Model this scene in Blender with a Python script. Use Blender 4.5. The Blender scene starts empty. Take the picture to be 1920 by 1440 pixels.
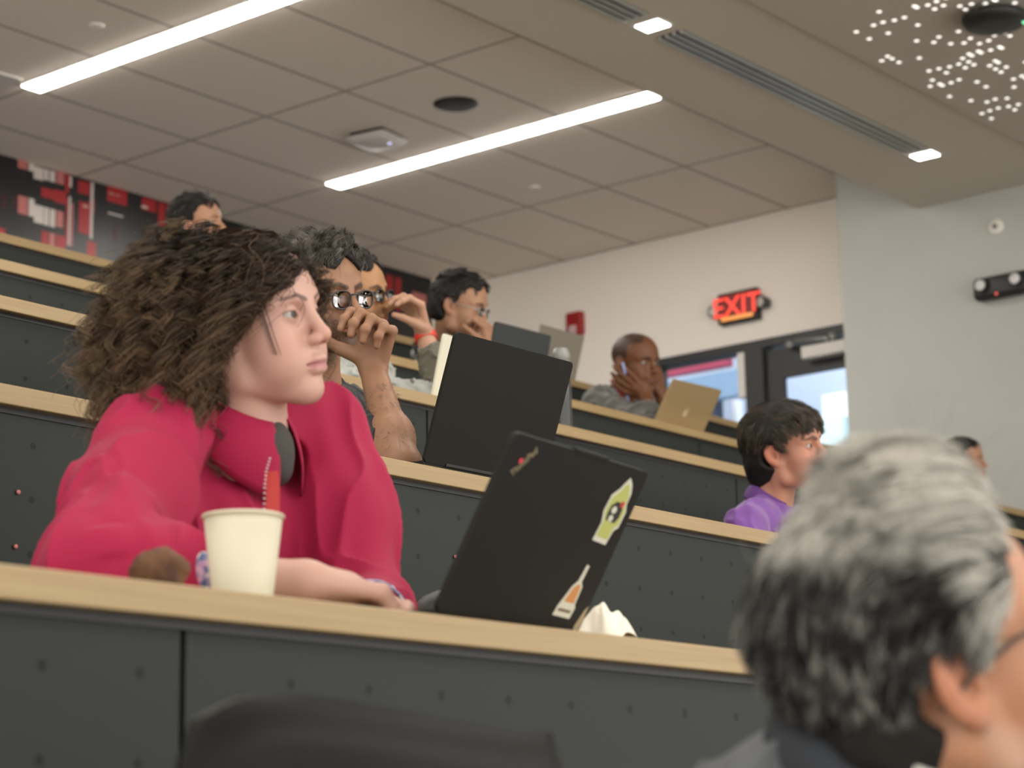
import bpy, bmesh, math, random
import numpy as np
from mathutils import Vector, Matrix

random.seed(7)
rng = np.random.default_rng(11)
SC = bpy.context.scene
COL = SC.collection
EYE_Z = 0.94                       # camera height above the lowest tier

# ---------------------------------------------------------------- camera frame
FPX = 4150.0
_A = np.array([4363.0, 1573.0]); _B = np.array([-4172.0, 1730.0])
_sl = (_A[1] - _B[1]) / (_A[0] - _B[0]); _yh = _A[1] + _sl * (960 - _A[0])
_up = np.array([_sl, -1, (_yh - 720) / FPX]); _up /= np.linalg.norm(_up)
def _hz(p):
    a = np.array([p[0] - 960, p[1] - 720, FPX]); a /= np.linalg.norm(a)
    a -= _up * (a @ _up); return a / np.linalg.norm(a)
_a, _b = _hz(_A), _hz(_B)
_m = _a + _b; _m /= np.linalg.norm(_m)
_p = np.cross(_m, _up); _p /= np.linalg.norm(_p)
if _p @ _a < 0: _p = -_p
RW = np.array([(_m + _p) / 2 ** .5, (_m - _p) / 2 ** .5, _up])     # world = RW @ (right, down, forward)
CAM = np.array([0, 0, EYE_Z])
def ray(x, y): return RW @ np.array([(x - 960) / FPX, (y - 720) / FPX, 1.0])
def atY(x, y, Y):
    d = ray(x, y); return CAM + d * (Y / d[1])
def atX(x, y, X):
    d = ray(x, y); return CAM + d * (X / d[0])
def atZ(x, y, Z):
    d = ray(x, y); return CAM + d * ((Z - EYE_Z) / d[2])
def atD(x, y, D): return CAM + ray(x, y) * D
def vdir(r, u, t):
    """A direction given as right / up / toward the viewer, in world axes."""
    v = RW @ np.array([r, -u, -t], float); return v / np.linalg.norm(v)
def unit(v):
    v = np.asarray(v, float); return v / np.linalg.norm(v)

# ---------------------------------------------------------------- materials
MATS = {}
def mat(name, col=(.5, .5, .5), rough=.5, metal=0, spec=.5, sss=0, emit=None, estr=0, attr=None, coat=0, bump=0, bscale=200, var=0, vscale=40, trans=0, sheen=0):
    if name in MATS: return MATS[name]
    m = bpy.data.materials.new(name); m.use_nodes = True
    nt = m.node_tree; b = nt.nodes['Principled BSDF']
    b.inputs['Base Color'].default_value = (*col, 1)
    b.inputs['Roughness'].default_value = rough
    b.inputs['Metallic'].default_value = metal
    b.inputs['Specular IOR Level'].default_value = spec
    b.inputs['Coat Weight'].default_value = coat
    b.inputs['Sheen Weight'].default_value = sheen
    b.inputs['Transmission Weight'].default_value = trans
    if sss:
        b.inputs['Subsurface Weight'].default_value = sss
        b.inputs['Subsurface Radius'].default_value = (1, .35, .2)
        b.inputs['Subsurface Scale'].default_value = .006
    if emit:
        b.inputs['Emission Color'].default_value = (*emit, 1)
        b.inputs['Emission Strength'].default_value = estr
    src = None
    if attr:
        a = nt.nodes.new('ShaderNodeAttribute'); a.attribute_name = attr; src = a.outputs['Color']
    if var:
        tc = nt.nodes.new('ShaderNodeTexCoord'); n = nt.nodes.new('ShaderNodeTexNoise')
        n.inputs['Scale'].default_value = vscale; n.inputs['Detail'].default_value = 5
        nt.links.new(tc.outputs['Object'], n.inputs['Vector'])
        mr = nt.nodes.new('ShaderNodeMapRange'); mr.inputs['To Min'].default_value = 1 - var; mr.inputs['To Max'].default_value = 1 + var
        nt.links.new(n.outputs['Fac'], mr.inputs['Value'])
        mx = nt.nodes.new('ShaderNodeMix'); mx.data_type = 'RGBA'; mx.blend_type = 'MULTIPLY'; mx.inputs['Factor'].default_value = 1
        if src: nt.links.new(src, mx.inputs['A'])
        else: mx.inputs['A'].default_value = (*col, 1)
        nt.links.new(mr.outputs['Result'], mx.inputs['B']); src = mx.outputs['Result']
    if src: nt.links.new(src, b.inputs['Base Color'])
    if bump:
        tc = nt.nodes.new('ShaderNodeTexCoord'); n = nt.nodes.new('ShaderNodeTexNoise')
        n.inputs['Scale'].default_value = bscale; n.inputs['Detail'].default_value = 3
        nt.links.new(tc.outputs['Object'], n.inputs['Vector'])
        bp = nt.nodes.new('ShaderNodeBump'); bp.inputs['Strength'].default_value = bump; bp.inputs['Distance'].default_value = .002
        nt.links.new(n.outputs['Fac'], bp.inputs['Height']); nt.links.new(bp.outputs['Normal'], b.inputs['Normal'])
    MATS[name] = m; return m

# ---------------------------------------------------------------- objects
def link(name, data, parent=None, m=None):
    o = bpy.data.objects.new(name, data); COL.objects.link(o)
    if m is not None:
        for mm in (m if isinstance(m, (list, tuple)) else [m]): data.materials.append(mm)
    if parent is not None: o.parent = parent
    return o
def thing(name, label, cat, loc=(0, 0, 0), rz=0, group=None):
    o = bpy.data.objects.new(name, None); COL.objects.link(o)
    o.empty_display_size = .1
    o.location = loc; o.rotation_euler = (0, 0, rz)
    return tag(o, label, cat, group)
def tag(o, label, cat, group=None):
    o['label'] = label; o['category'] = cat
    if group: o['group'] = group
    return o
def struct(o):
    o['kind'] = 'structure'; return o
def bm_obj(name, bm, m, parent=None, smooth=False):
    bmesh.ops.recalc_face_normals(bm, faces=bm.faces[:])
    me = bpy.data.meshes.new(name); bm.to_mesh(me); bm.free()
    if smooth:
        for p in me.polygons: p.use_smooth = True
    return link(name, me, parent, m)
def np_mesh(name, V, F, m, parent=None, smooth=True, col=None, attr='Col'):
    """Mesh from numpy verts and quads (or a list of faces)."""
    me = bpy.data.meshes.new(name)
    F = np.asarray(F, np.int32)
    k = F.shape[1]
    me.vertices.add(len(V)); me.vertices.foreach_set('co', np.asarray(V, np.float32).ravel())
    me.loops.add(F.size); me.loops.foreach_set('vertex_index', F.ravel())
    me.polygons.add(len(F)); me.polygons.foreach_set('loop_start', np.arange(0, F.size, k, dtype=np.int32))
    me.polygons.foreach_set('loop_total', np.full(len(F), k, np.int32))
    if smooth: me.polygons.foreach_set('use_smooth', np.ones(len(F), bool))
    me.update(calc_edges=True); me.validate()
    if col is not None:
        a = me.color_attributes.new(attr, 'FLOAT_COLOR', 'POINT')
        c = np.ones((len(V), 4), np.float32); c[:, :3] = col
        a.data.foreach_set('color', c.ravel())
    return link(name, me, parent, m)
def add_box(bm, lo, hi, bev=0, M=None, mi=0):
    r = bmesh.ops.create_cube(bm, size=1)
    vs = r['verts']
    for v in vs:
        v.co = Vector([(lo[i] + hi[i]) / 2 + v.co[i] * (hi[i] - lo[i]) for i in range(3)])
    fs = {f for v in vs for f in v.link_faces}
    for f in fs: f.material_index = mi
    if bev:
        es = {e for v in vs for e in v.link_edges}
        r = bmesh.ops.bevel(bm, geom=list(es), offset=bev, segments=3, affect='EDGES', profile=.5, material=mi)
        vs = {v for f in r['faces'] for v in f.verts} | {v for v in vs if v.is_valid}
    if M is not None:
        for v in vs: v.co = M @ v.co
    return vs
def add_prism(bm, pts, h0, h1, M=None, mi=0):
    """pts (x, y) polygon extruded from z=h0 to h1."""
    a = [bm.verts.new((x, y, h0)) for x, y in pts]; b = [bm.verts.new((x, y, h1)) for x, y in pts]
    n = len(pts); fs = [bm.faces.new(a[::-1]), bm.faces.new(b)]
    for i in range(n): fs.append(bm.faces.new((a[i], a[(i + 1) % n], b[(i + 1) % n], b[i])))
    for f in fs: f.material_index = mi
    if M is not None:
        for v in a + b: v.co = M @ v.co
def add_lathe(bm, prof, n=32, M=None, mi=0, cap=True):
    """prof: list of (r, z)."""
    rings = []
    for r, z in prof:
        rings.append([bm.verts.new((r * math.cos(2 * math.pi * i / n), r * math.sin(2 * math.pi * i / n), z)) for i in range(n)])
    for a, b in zip(rings[:-1], rings[1:]):
        for i in range(n):
            f = bm.faces.new((a[i], a[(i + 1) % n], b[(i + 1) % n], b[i])); f.material_index = mi; f.smooth = True
    if cap:
        for r, fl in ((rings[0], True), (rings[-1], False)):
            f = bm.faces.new(r[::-1] if fl else r); f.material_index = mi
    if M is not None:
        for r in rings:
            for v in r: v.co = M @ v.co
def add_tube(bm, pts, rad, n=8, closed=False, mi=0):
    pts = [np.asarray(p, float) for p in pts]; N = len(pts); rings = []
    prev = None
    for i, p in enumerate(pts):
        if closed: t = pts[(i + 1) % N] - pts[i - 1]
        else: t = pts[min(i + 1, N - 1)] - pts[max(i - 1, 0)]
        t = unit(t)
        if prev is None:
            ref = np.array([0, 0, 1.]) if abs(t[2]) < .9 else np.array([1., 0, 0])
        else: ref = prev
        u = ref - t * (ref @ t); u = unit(u); prev = u; w = np.cross(t, u)
        r = rad[i] if isinstance(rad, (list, tuple, np.ndarray)) else rad
        rings.append([bm.verts.new(tuple(p + r * (math.cos(2 * math.pi * k / n) * u + math.sin(2 * math.pi * k / n) * w))) for k in range(n)])
    last = N if closed else N - 1
    for i in range(last):
        a, b = rings[i], rings[(i + 1) % N]
        for k in range(n):
            f = bm.faces.new((a[k], a[(k + 1) % n], b[(k + 1) % n], b[k])); f.smooth = True; f.material_index = mi
    if not closed:
        bm.faces.new(rings[0][::-1]).material_index = mi; bm.faces.new(rings[-1]).material_index = mi
def rot_m(cols, loc=(0, 0, 0)):
    """4x4 matrix with the three given axis vectors as columns."""
    M = Matrix.Identity(4)
    for j, c in enumerate(cols):
        for i in range(3): M[i][j] = c[i]
    for i in range(3): M[i][3] = loc[i]
    return M

# ---------------------------------------------------------------- implicit surfaces
def smin(a, b, k):
    if k <= 0: return np.minimum(a, b)
    h = np.clip(.5 + .5 * (b - a) / k, 0, 1)
    return b + (a - b) * h - k * h * (1 - h)
def smax(a, b, k): return -smin(-a, -b, k)
def ell(P, c, r, R=None):
    q = P - np.asarray(c, np.float32)
    if R is not None: q = q @ np.asarray(R, np.float32)
    r = np.asarray(r, np.float32)
    k0 = np.sqrt(((q / r) ** 2).sum(1)); k1 = np.sqrt(((q / (r * r)) ** 2).sum(1))
    return k0 * (k0 - 1) / np.maximum(k1, 1e-6)
def cap(P, a, b, ra, rb=None):
    rb = ra if rb is None else rb
    a = np.asarray(a, np.float32); ba = np.asarray(b, np.float32) - a
    q = P - a; h = np.clip((q @ ba) / max(float(ba @ ba), 1e-9), 0, 1)
    q = q - h[:, None] * ba
    return np.sqrt((q * q).sum(1)) - (ra + (rb - ra) * h)
def chain(P, pts, rads, k):
    d = None
    for i in range(len(pts) - 1):
        e = cap(P, pts[i], pts[i + 1], rads[i], rads[i + 1])
        d = e if d is None else smin(d, e, k)
    return d
_ND = rng.normal(size=(48, 3)); _ND /= np.linalg.norm(_ND, axis=1)[:, None]; _NP = rng.uniform(0, 6.28, 48)
def noise(P, f, seed=0, oct=2):
    """Smooth pseudo-noise in about -1..1 from crossed waves."""
    out = 0; amp = 1; tot = 0
    for o in range(oct):
        s = 0
        for i in range(5):
            j = (seed * 7 + o * 5 + i) % 48
            s = s + np.sin((P @ _ND[j].astype(np.float32)) * (f * (1 + .37 * i)) + _NP[j] + 1.3 * np.sin((P @ _ND[(j + 11) % 48].astype(np.float32)) * f * .6))
        out = out + amp * s / 3.2; tot += amp; amp *= .5; f *= 2.1
    return out / tot
def sphere_group(P, c, r, fn, far=.06):
    """fn evaluated only near a bounding sphere."""
    d0 = np.sqrt(((P - np.asarray(c, np.float32)) ** 2).sum(1)) - r
    m = d0 < far
    out = d0.astype(np.float32)
    if m.any(): out[m] = fn(P[m])
    return out
def sdf_mesh(fn, lo, hi, h):
    """Surface nets on sparse blocks; returns verts, quads."""
    lo = np.asarray(lo, float); hi = np.asarray(hi, float)
    B = 8; H = B * h
    n = np.ceil((hi - lo) / H).astype(int)
    I, J, K = np.meshgrid(*[np.arange(x) for x in n], indexing='ij')
    cells = np.stack([I, J, K], -1).reshape(-1, 3)
    cen = (lo + (cells + .5) * H).astype(np.float32)
    act = np.zeros(len(cells), bool)
    for s in range(0, len(cells), 200000):
        d = fn(cen[s:s + 200000]); act[s:s + 200000] = np.abs(d) < H * 1.45
    cells = cells[act]
    g = np.arange(B + 1)
    GX, GY, GZ = np.meshgrid(g, g, g, indexing='ij')
    loc = np.stack([GX, GY, GZ], -1).reshape(-1, 3)
    N = n * B + 2
    allk, allv, quads = [], [], []
    corners = np.array([[i, j, k] for i in (0, 1) for j in (0, 1) for k in (0, 1)])
    edges = [(a, b) for a in range(8) for b in range(a + 1, 8) if np.abs(corners[a] - corners[b]).sum() == 1]
    def key(c): return (c[:, 0].astype(np.int64) * N[1] + c[:, 1]) * N[2] + c[:, 2]
    for s in range(0, len(cells), 300):
        cc = cells[s:s + 300]
        gi = cc[:, None, :] * B + loc[None]
        P = (lo + gi.reshape(-1, 3) * h).astype(np.float32)
        D = fn(P).reshape(-1, B + 1, B + 1, B + 1)
        neg = D < 0
        cnt = np.zeros((len(cc), B, B, B), np.int8)
        for i, j, k in corners: cnt += neg[:, i:i + B, j:j + B, k:k + B]
        mm = np.argwhere((cnt > 0) & (cnt < 8))
        if len(mm) == 0: continue
        cv = np.stack([D[mm[:, 0], mm[:, 1] + i, mm[:, 2] + j, mm[:, 3] + k] for i, j, k in corners], 1)
        acc = np.zeros((len(mm), 3)); w = np.zeros(len(mm))
        for a, b in edges:
            va, vb = cv[:, a], cv[:, b]; x = (va < 0) != (vb < 0)
            t = np.where(x, va / np.where(x, va - vb, 1), 0)
            p = corners[a] + t[:, None] * (corners[b] - corners[a])
            acc[x] += p[x]; w[x] += 1
        gc = cc[mm[:, 0]] * B + mm[:, 1:]
        allv.append(lo + (gc + acc / w[:, None]) * h); allk.append(key(gc))
        for ax in range(3):
            sl0 = [slice(None)] + [slice(0, B)] * 3; sl1 = list(sl0); sl1[ax + 1] = slice(1, B + 1)
            n0, n1 = neg[tuple(sl0)], neg[tuple(sl1)]
            e = np.argwhere(n0 != n1)
            if len(e) == 0: continue
            flip = n0[tuple(e.T)]
            G = cc[e[:, 0]] * B + e[:, 1:]
            u = np.zeros(3, int); u[(ax + 1) % 3] = 1; v = np.zeros(3, int); v[(ax + 2) % 3] = 1
            q = np.stack([key(G - u - v), key(G - v), key(G), key(G - u)], 1)
            q[~flip] = q[~flip][:, ::-1]
            quads.append(q)
    if not allv: return np.zeros((0, 3)), np.zeros((0, 4), int)
    V = np.concatenate(allv); Kk = np.concatenate(allk); Q = np.concatenate(quads)
    o = np.argsort(Kk); Ks = Kk[o]; V = V[o]
    idx = np.searchsorted(Ks, Q); idx = np.minimum(idx, len(Ks) - 1)
    ok = (Ks[idx] == Q).all(1)
    return V, idx[ok]

# ---------------------------------------------------------------- hair strands
def hair_obj(name, strands, r0, r1, m, parent=None, hue=None):
    """strands: (S, n, 3) world points; hue (S,) per-strand shade."""
    S, n, _ = strands.shape
    cu = bpy.data.hair_curves.new(name)
    cu.add_curves([n] * S)
    cu.attributes['position'].data.foreach_set('vector', strands.astype(np.float32).ravel())
    t = np.linspace(0, 1, n)
    rad = np.tile(r0 + (r1 - r0) * t ** 1.5, S).astype(np.float32)
    a = cu.attributes.get('radius') or cu.attributes.new('radius', 'FLOAT', 'POINT')
    a.data.foreach_set('value', rad)
    if hue is not None:
        b = cu.attributes.new('hue', 'FLOAT', 'POINT')
        hh = np.repeat(hue, n) if hue.ndim == 1 else hue.ravel()
        b.data.foreach_set('value', hh.astype(np.float32))
    return link(name, cu, parent, m)
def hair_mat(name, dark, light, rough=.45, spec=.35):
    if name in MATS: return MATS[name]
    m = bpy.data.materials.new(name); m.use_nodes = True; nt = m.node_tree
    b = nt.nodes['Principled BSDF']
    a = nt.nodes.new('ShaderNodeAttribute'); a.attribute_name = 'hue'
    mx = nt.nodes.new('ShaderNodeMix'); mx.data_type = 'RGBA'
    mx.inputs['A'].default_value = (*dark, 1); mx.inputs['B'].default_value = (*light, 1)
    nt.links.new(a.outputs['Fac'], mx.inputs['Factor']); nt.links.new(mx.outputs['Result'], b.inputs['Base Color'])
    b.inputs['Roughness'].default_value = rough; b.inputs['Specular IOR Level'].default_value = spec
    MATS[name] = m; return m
# ---------------------------------------------------------------- people
class Head:
    """Local axes: x face, y the person's left, z crown; origin between the ears."""
    def __init__(s, pos, F, U, scale=1.0, **k):
        s.o = np.asarray(pos, float); F = unit(F); U = np.asarray(U, float); U = unit(U - F * (U @ F))
        L = np.cross(U, F); s.R = np.stack([F, L, U], 1); s.s = scale; s.k = k
    def loc(s, P): return ((P - s.o.astype(np.float32)) @ s.R.astype(np.float32)) / np.float32(s.s)
    def w(s, p): return s.o + s.R @ (np.asarray(p, float) * s.s)
    def wv(s, P): return s.o + (np.asarray(P) * s.s) @ s.R.T
    def d(s, v): return s.R @ np.asarray(v, float)
def head_sdf(q, k):
    """Signed distance of a head in its own frame; k shapes it."""
    nl = k.get('nose', 1.0); jw = k.get('jaw', 1.0); fat = k.get('cheek', 1.0)
    a = np.abs(q[:, 1]); m = q.copy(); m[:, 1] = a             # mirrored
    d = ell(q, (-.015, 0, .043), (.1, .077, .084))
    d = smin(d, ell(q, (.036, 0, .045), (.053, .061, .06)), .03)
    d = smin(d, ell(q, (.036, 0, -.03), (.052, .055 * fat, .074)), .03)
    d = smin(d, ell(q, (.060, 0, -.055), (.036, .036, .036)), .02)
    d = smin(d, cap(m, (-.004, .057 * jw, -.035), (.006, .05 * jw, -.072), .016, .0145), .025)
    d = smin(d, cap(m, (.006, .05 * jw, -.072), (.07, .010, -.094), .0145, .0155), .022)
    d = smin(d, ell(q, (.074, 0, -.092), (.0195, .021, .0175)), .015)
    d = smin(d, ell(m, (.052, .043, -.018), (.028, .021, .023)), .022)
    d = smin(d, ell(m, (.056, .040, -.048), (.026, .02 * fat, .03)), .025)
    bz = k.get('brow', .011)
    d = smin(d, chain(m, [(.0835, .008, .027), (.080, .028, .032), (.064, .047, .029)], [bz, bz, bz * .9], .01), .014)
    # eye sockets, balls behind lids
    d = smax(d, -ell(m, (.094, .031, .0115), (.017, .018, .0125)), .014)
    # nose
    tx = .086 + .029 * nl
    d = smin(d, cap(q, (.087, 0, .020), (tx - .006, 0, -.016), .0075, .0088), .012)
    d = smin(d, ell(q, (tx - .005, 0, -.0205), (.0105, .0098, .0088)), .007)
    d = smin(d, ell(m, (tx - .0145, .0112, -.0255), (.0115, .0066, .0078)), .006)
    d = smax(d, -ell(m, (tx - .011, .0062, -.0325), (.0065, .0032, .0042)), .003)
    # lips
    lp = k.get('lips', 1.0)
    d = smin(d, chain(m, [(.0985, 0, -.0525), (.0972, .009, -.0528), (.083, .0235, -.0578)], [.0058 * lp, .0055 * lp, .0028], .004), .006)
    d = smin(d, chain(m, [(.0965, 0, -.0650), (.0945, .010, -.0642), (.083, .0225, -.0585)], [.0064 * lp, .006 * lp, .0028], .004), .006)
    d = smax(d, -chain(m, [(.1055, 0, -.0586), (.1025, .010, -.0588), (.0885, .0235, -.0592)], [.0016, .0015, .0012], .002), .0035)
    # lids
    op = k.get('open', .0056)
    lid = np.sqrt(((m - np.array([.0735, .0315, .0105], np.float32)) ** 2).sum(1)) - .0148
    tilt = m[:, 2] - .0105 - (a - .0315) * .08
    u = (a - .0315) / .0145
    up = tilt - op * np.sqrt(np.clip(1 - u * u, 0, 1)); lo_ = -tilt - op * .8 * np.sqrt(np.clip(1 - u * u, 0, 1))
    opening = np.maximum(np.maximum(up, lo_), (np.abs(u) - 1) * .0145)
    opening = np.maximum(opening, .0745 - q[:, 0])
    d = smin(d, lid, .006)
    d = smax(d, -opening, .0012)
    # ears
    ez = k.get('ear', 1.0)
    ca, sa = math.cos(.42), math.sin(.42); ct, st = math.cos(.22), math.sin(.22)
    Re = np.array([[ca, -sa, 0], [sa, ca, 0], [0, 0, 1]]) @ np.array([[ct, 0, -st], [0, 1, 0], [st, 0, ct]])
    Re = np.array([[ca, sa, 0], [-sa, ca, 0], [0, 0, 1]]) @ np.array([[ct, 0, -st], [0, 1, 0], [st, 0, ct]])
    ec = np.array([-.013, .079, -.002])
    e = ((m - ec.astype(np.float32)) @ Re.astype(np.float32)) / ez
    ed = ell(e, (0, 0, .003), (.0195, .0062, .0305))
    ed = smin(ed, ell(e, (.004, -.001, -.024), (.0095, .0055, .0105)), .006)
    ed = smax(ed, -ell(e, (.0015, .0075, .004), (.0135, .0065, .0225)), .003)
    ed = smin(ed, chain(e, [(-.004, .001, .016), (-.009, .001, .002), (-.004, .001, -.014)], [.0032, .004, .003], .003), .004)
    ed = smax(ed, -ell(e, (.006, .004, -.004), (.007, .007, .0095)), .003)
    ed = smin(ed, ell(e, (.0145, .001, -.005), (.0045, .004, .007)), .004)
    d = smin(d, ed * ez, .006)
    return d
def skin_colour(q, c, k):
    """Base colours that belong to the skin itself: lips, brows, lashes, beard, ears."""
    c = np.asarray(c, np.float32); n = len(q)
    out = np.tile(c, (n, 1)); a = np.abs(q[:, 1]); m = q.copy(); m[:, 1] = a
    def blend(col, w):
        nonlocal out
        w = np.clip(w, 0, 1)[:, None]; out = out * (1 - w) + np.asarray(col, np.float32) * w
    red = np.array(k.get('blush', (c[0] * .95, c[1] * .66, c[2] * .62)))
    br = k.get('blush_w', .35)
    w = np.exp(-(((q[:, 0] - .065) / .03) ** 2 + ((a - .042) / .02) ** 2 + ((q[:, 2] + .03) / .022) ** 2))
    blend(red, w * br)
    blend(red, np.exp(-(((q[:, 0] - .112) / .014) ** 2 + (a / .014) ** 2 + ((q[:, 2] + .022) / .014) ** 2)) * br)
    blend(red, np.clip((a - .074) / .006, 0, 1) * (np.abs(q[:, 2]) < .05) * min(1, br * .9))
    near = (q[:, 0] > .07) & (a < .03)
    lipz = -.0588 - .0 * a
    bd = k.get('beard')
    if bd is not None:
        col, s = bd
        f = (q[:, 2] < -.022 - .0 * a) & (q[:, 2] > -.2)
        line = np.clip((-.030 - q[:, 2] + np.clip(.03 - q[:, 0], 0, .06) * .75 + np.clip(q[:, 0] - .08, -.05, .03) * .35) / .014, 0, 1)
        mus = np.exp(-((q[:, 2] + .043) / .0065) ** 2) * (q[:, 0] > .075) * (a < .03)
        und = np.clip((q[:, 0] + .012) / .01, 0, 1) * np.clip((-.0 - q[:, 2]) / .02, 0, 1)
        nz = .75 + .25 * noise(q, 900, 3, 1)
        blend(col, np.maximum(line * und * f, mus) * s * nz)
    lc = k.get('lip_col', (c[0] * .78, c[1] * .5, c[2] * .52))
    lw = np.clip(1.25 - np.abs(q[:, 2] - lipz) / .0085, 0, 1) * np.clip((.0255 - a) / .003, 0, 1) * np.clip((q[:, 0] - .080) / .003, 0, 1)
    lw *= np.clip(1 - (np.abs(q[:, 2] - lipz) - .0085 * (1 - (a / .026) ** 2)) / .0015, 0, 1)
    blend(lc, lw * .9)
    # brows
    bcol = k.get('brow_col', (.03, .02, .015)); bw = k.get('brow_w', .0034)
    bx = k.get('brow_z', 0)
    dd = chain(m, [(.094, .012, .0275 + bx), (.088, .030, .0345 + bx), (.068, .050, .0285 + bx)], [bw * 1.1, bw, bw * .45], .002)
    da = np.where(q[:, 0] > .04, dd, 1)
    d2 = chain(m[:, 1:] @ np.array([[0, 1, 0], [0, 0, 1]], np.float32), [(0, .012, .0275 + bx), (0, .030, .0345 + bx), (0, .050, .0285 + bx)], [bw * 1.1, bw, bw * .45], .002)
    d2 = np.where(q[:, 0] > .04, d2, 1)
    blend(bcol, np.clip(.5 - d2 / .0016, 0, 1) * k.get('brow_s', .9) * (.85 + .15 * noise(q, 1500, 5, 1)))
    # lash line and a darker tone around the eyes
    op = k.get('open', .0056); u = (a - .0315) / .0145
    t = q[:, 2] - .0105 - (a - .0315) * .08
    arc = op * np.sqrt(np.clip(1 - u * u, 0, 1))
    lash = np.exp(-((t - arc) / .0013) ** 2) * (np.abs(u) < 1.05) * (q[:, 0] > .074) * (q[:, 0] < .092)
    lash2 = np.exp(-((t + arc * .8) / .0011) ** 2) * (np.abs(u) < 1.0) * (q[:, 0] > .074) * (q[:, 0] < .092)
    blend((.02, .014, .012), lash * k.get('lash', .8)); blend((.05, .03, .028), lash2 * k.get('lash', .8) * .6)
    bag = np.exp(-(((a - .031) / .017) ** 2 + ((q[:, 2] - .010) / .012) ** 2)) * (q[:, 0] > .06)
    blend((c[0] * .62, c[1] * .5, c[2] * .5), bag * k.get('bag', .3))
    if 'cap_col' in k:      # closely cropped scalp hair
        hl = np.clip((hairline(q, k) + .004) / .008, 0, 1)
        blend(k['cap_col'], hl * k.get('cap_w', .85))
    return out
def hairline(q, k):
    """Positive where scalp hair grows (side view outline of a hairline)."""
    x, z, a = q[:, 0], q[:, 2], np.abs(q[:, 1])
    fz = k.get('fore', .078)                        # forehead hairline height at x=.07
    front = z - (fz - (.07 - x) * k.get('slope', .35))
    temple = np.where(x > .035, z - (fz - .035 * k.get('slope', .35)) + (a - .045) * k.get('tem', .9), 1)
    side = np.where(x > .012, z - k.get('temple_z', .02) - (x - .012) * k.get('side_k', 2.0) * np.clip((a - .034) / .028, 0, 1), 1)
    sb = np.where((x > -.004) & (x <= .02), z - k.get('burn', -.02), 1)
    ear = np.where(x <= -.004, z - k.get('nape', -.065), 1)
    ear2 = np.sqrt((x + .012) ** 2 + (z + .004) ** 2) - .031
    ear2 = np.where(a > .05, ear2, 1)
    return np.minimum.reduce([np.where(x > .02, front, 1), side, sb, ear, ear2, np.where(x > .02, temple, 1)])
def finger(P, base, d, n, lens, angs, rads, k=.003):
    pts = [np.asarray(base, float)]; a = 0
    for l, t in zip(lens, angs):
        a += t
        pts.append(pts[-1] + l * (math.cos(a) * d + math.sin(a) * n))
    return pts
class Hand:
    """D toward the fingertips, N out of the palm, S toward the thumb."""
    def __init__(s, wrist, D, N, side, curl=(.5, .8, .5), thumb=(.5, .3), scale=1.0, spread=.06, curls=None, thumb_dir=None):
        s.w = np.asarray(wrist, float); D = unit(D); N = np.asarray(N, float); N = unit(N - D * (N @ D))
        S = np.cross(N, D) * side; s.D, s.N, s.S = D, N, S; s.sc = scale
        s.f = []
        off = [.030, .010, -.010, -.029]; bl = [.090, .093, .088, .080]
        lens = [(.042, .026, .021), (.046, .029, .022), (.043, .027, .022), (.034, .021, .019)]
        rad = [.0098, .0102, .0098, .0088]
        for i in range(4):
            ds = unit(D + S * spread * (1.5 - i))
            b = s.w + (ds * bl[i] + S * off[i] * .72 + S * off[i] * .28) * scale
            c = curl if curls is None else curls[i]
            pts = finger(None, b, ds, N, [l * scale for l in lens[i]], c, None)
            r = rad[i] * scale
            s.f.append(([s.w + (S * off[i] * .6 + D * .012) * scale, b] , pts, r))
        ta, tb = thumb
        td = unit(D * math.cos(ta) + S * math.sin(ta) + N * .35) if thumb_dir is None else unit(thumb_dir)
        b = s.w + (D * .022 + S * .026 + N * .006) * scale
        p1 = b + td * .043 * scale; td2 = unit(td + D * tb * .6 + N * tb); p2 = p1 + td2 * .033 * scale; td3 = unit(td2 + N * tb * .5 - S * tb * .3); p3 = p2 + td3 * .026 * scale
        s.t = [b, p1, p2, p3]
        s.c = s.w + D * .075 * scale; s.r = .125 * scale
        s.nails = [(p[1][-1], p[1][-2], p[2]) for p in s.f]
    def sdf(s, P):
        sc = s.sc
        d = None
        for met, pts, r in s.f:
            e = cap(P, met[0], met[1], .0135 * sc, r * 1.12)
            d = e if d is None else smin(d, e, .012 * sc)
        d = smin(d, cap(P, s.w, s.w + s.D * .05 * sc, .021 * sc, .02 * sc), .015 * sc)
        d = smin(d, cap(P, s.w + (s.D * .02 + s.S * .016 + s.N * .006) * sc, s.t[1], .017 * sc, .0125 * sc), .014 * sc)
        fd = None
        for met, pts, r in s.f:
            e = chain(P, pts, [r * 1.1, r * .98, r * .9, r * .74], .003 * sc)
            for j in (1, 2): e = smin(e, np.sqrt(((P - pts[j].astype(np.float32)) ** 2).sum(1)) - r * 1.06, .004 * sc)
            fd = e if fd is None else smin(fd, e, .0012)
        d = smin(d, fd, .007 * sc)
        th = chain(P, s.t, [.0125 * sc, .0118 * sc, .0105 * sc, .008 * sc], .004 * sc)
        return smin(d, th, .005 * sc)
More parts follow.
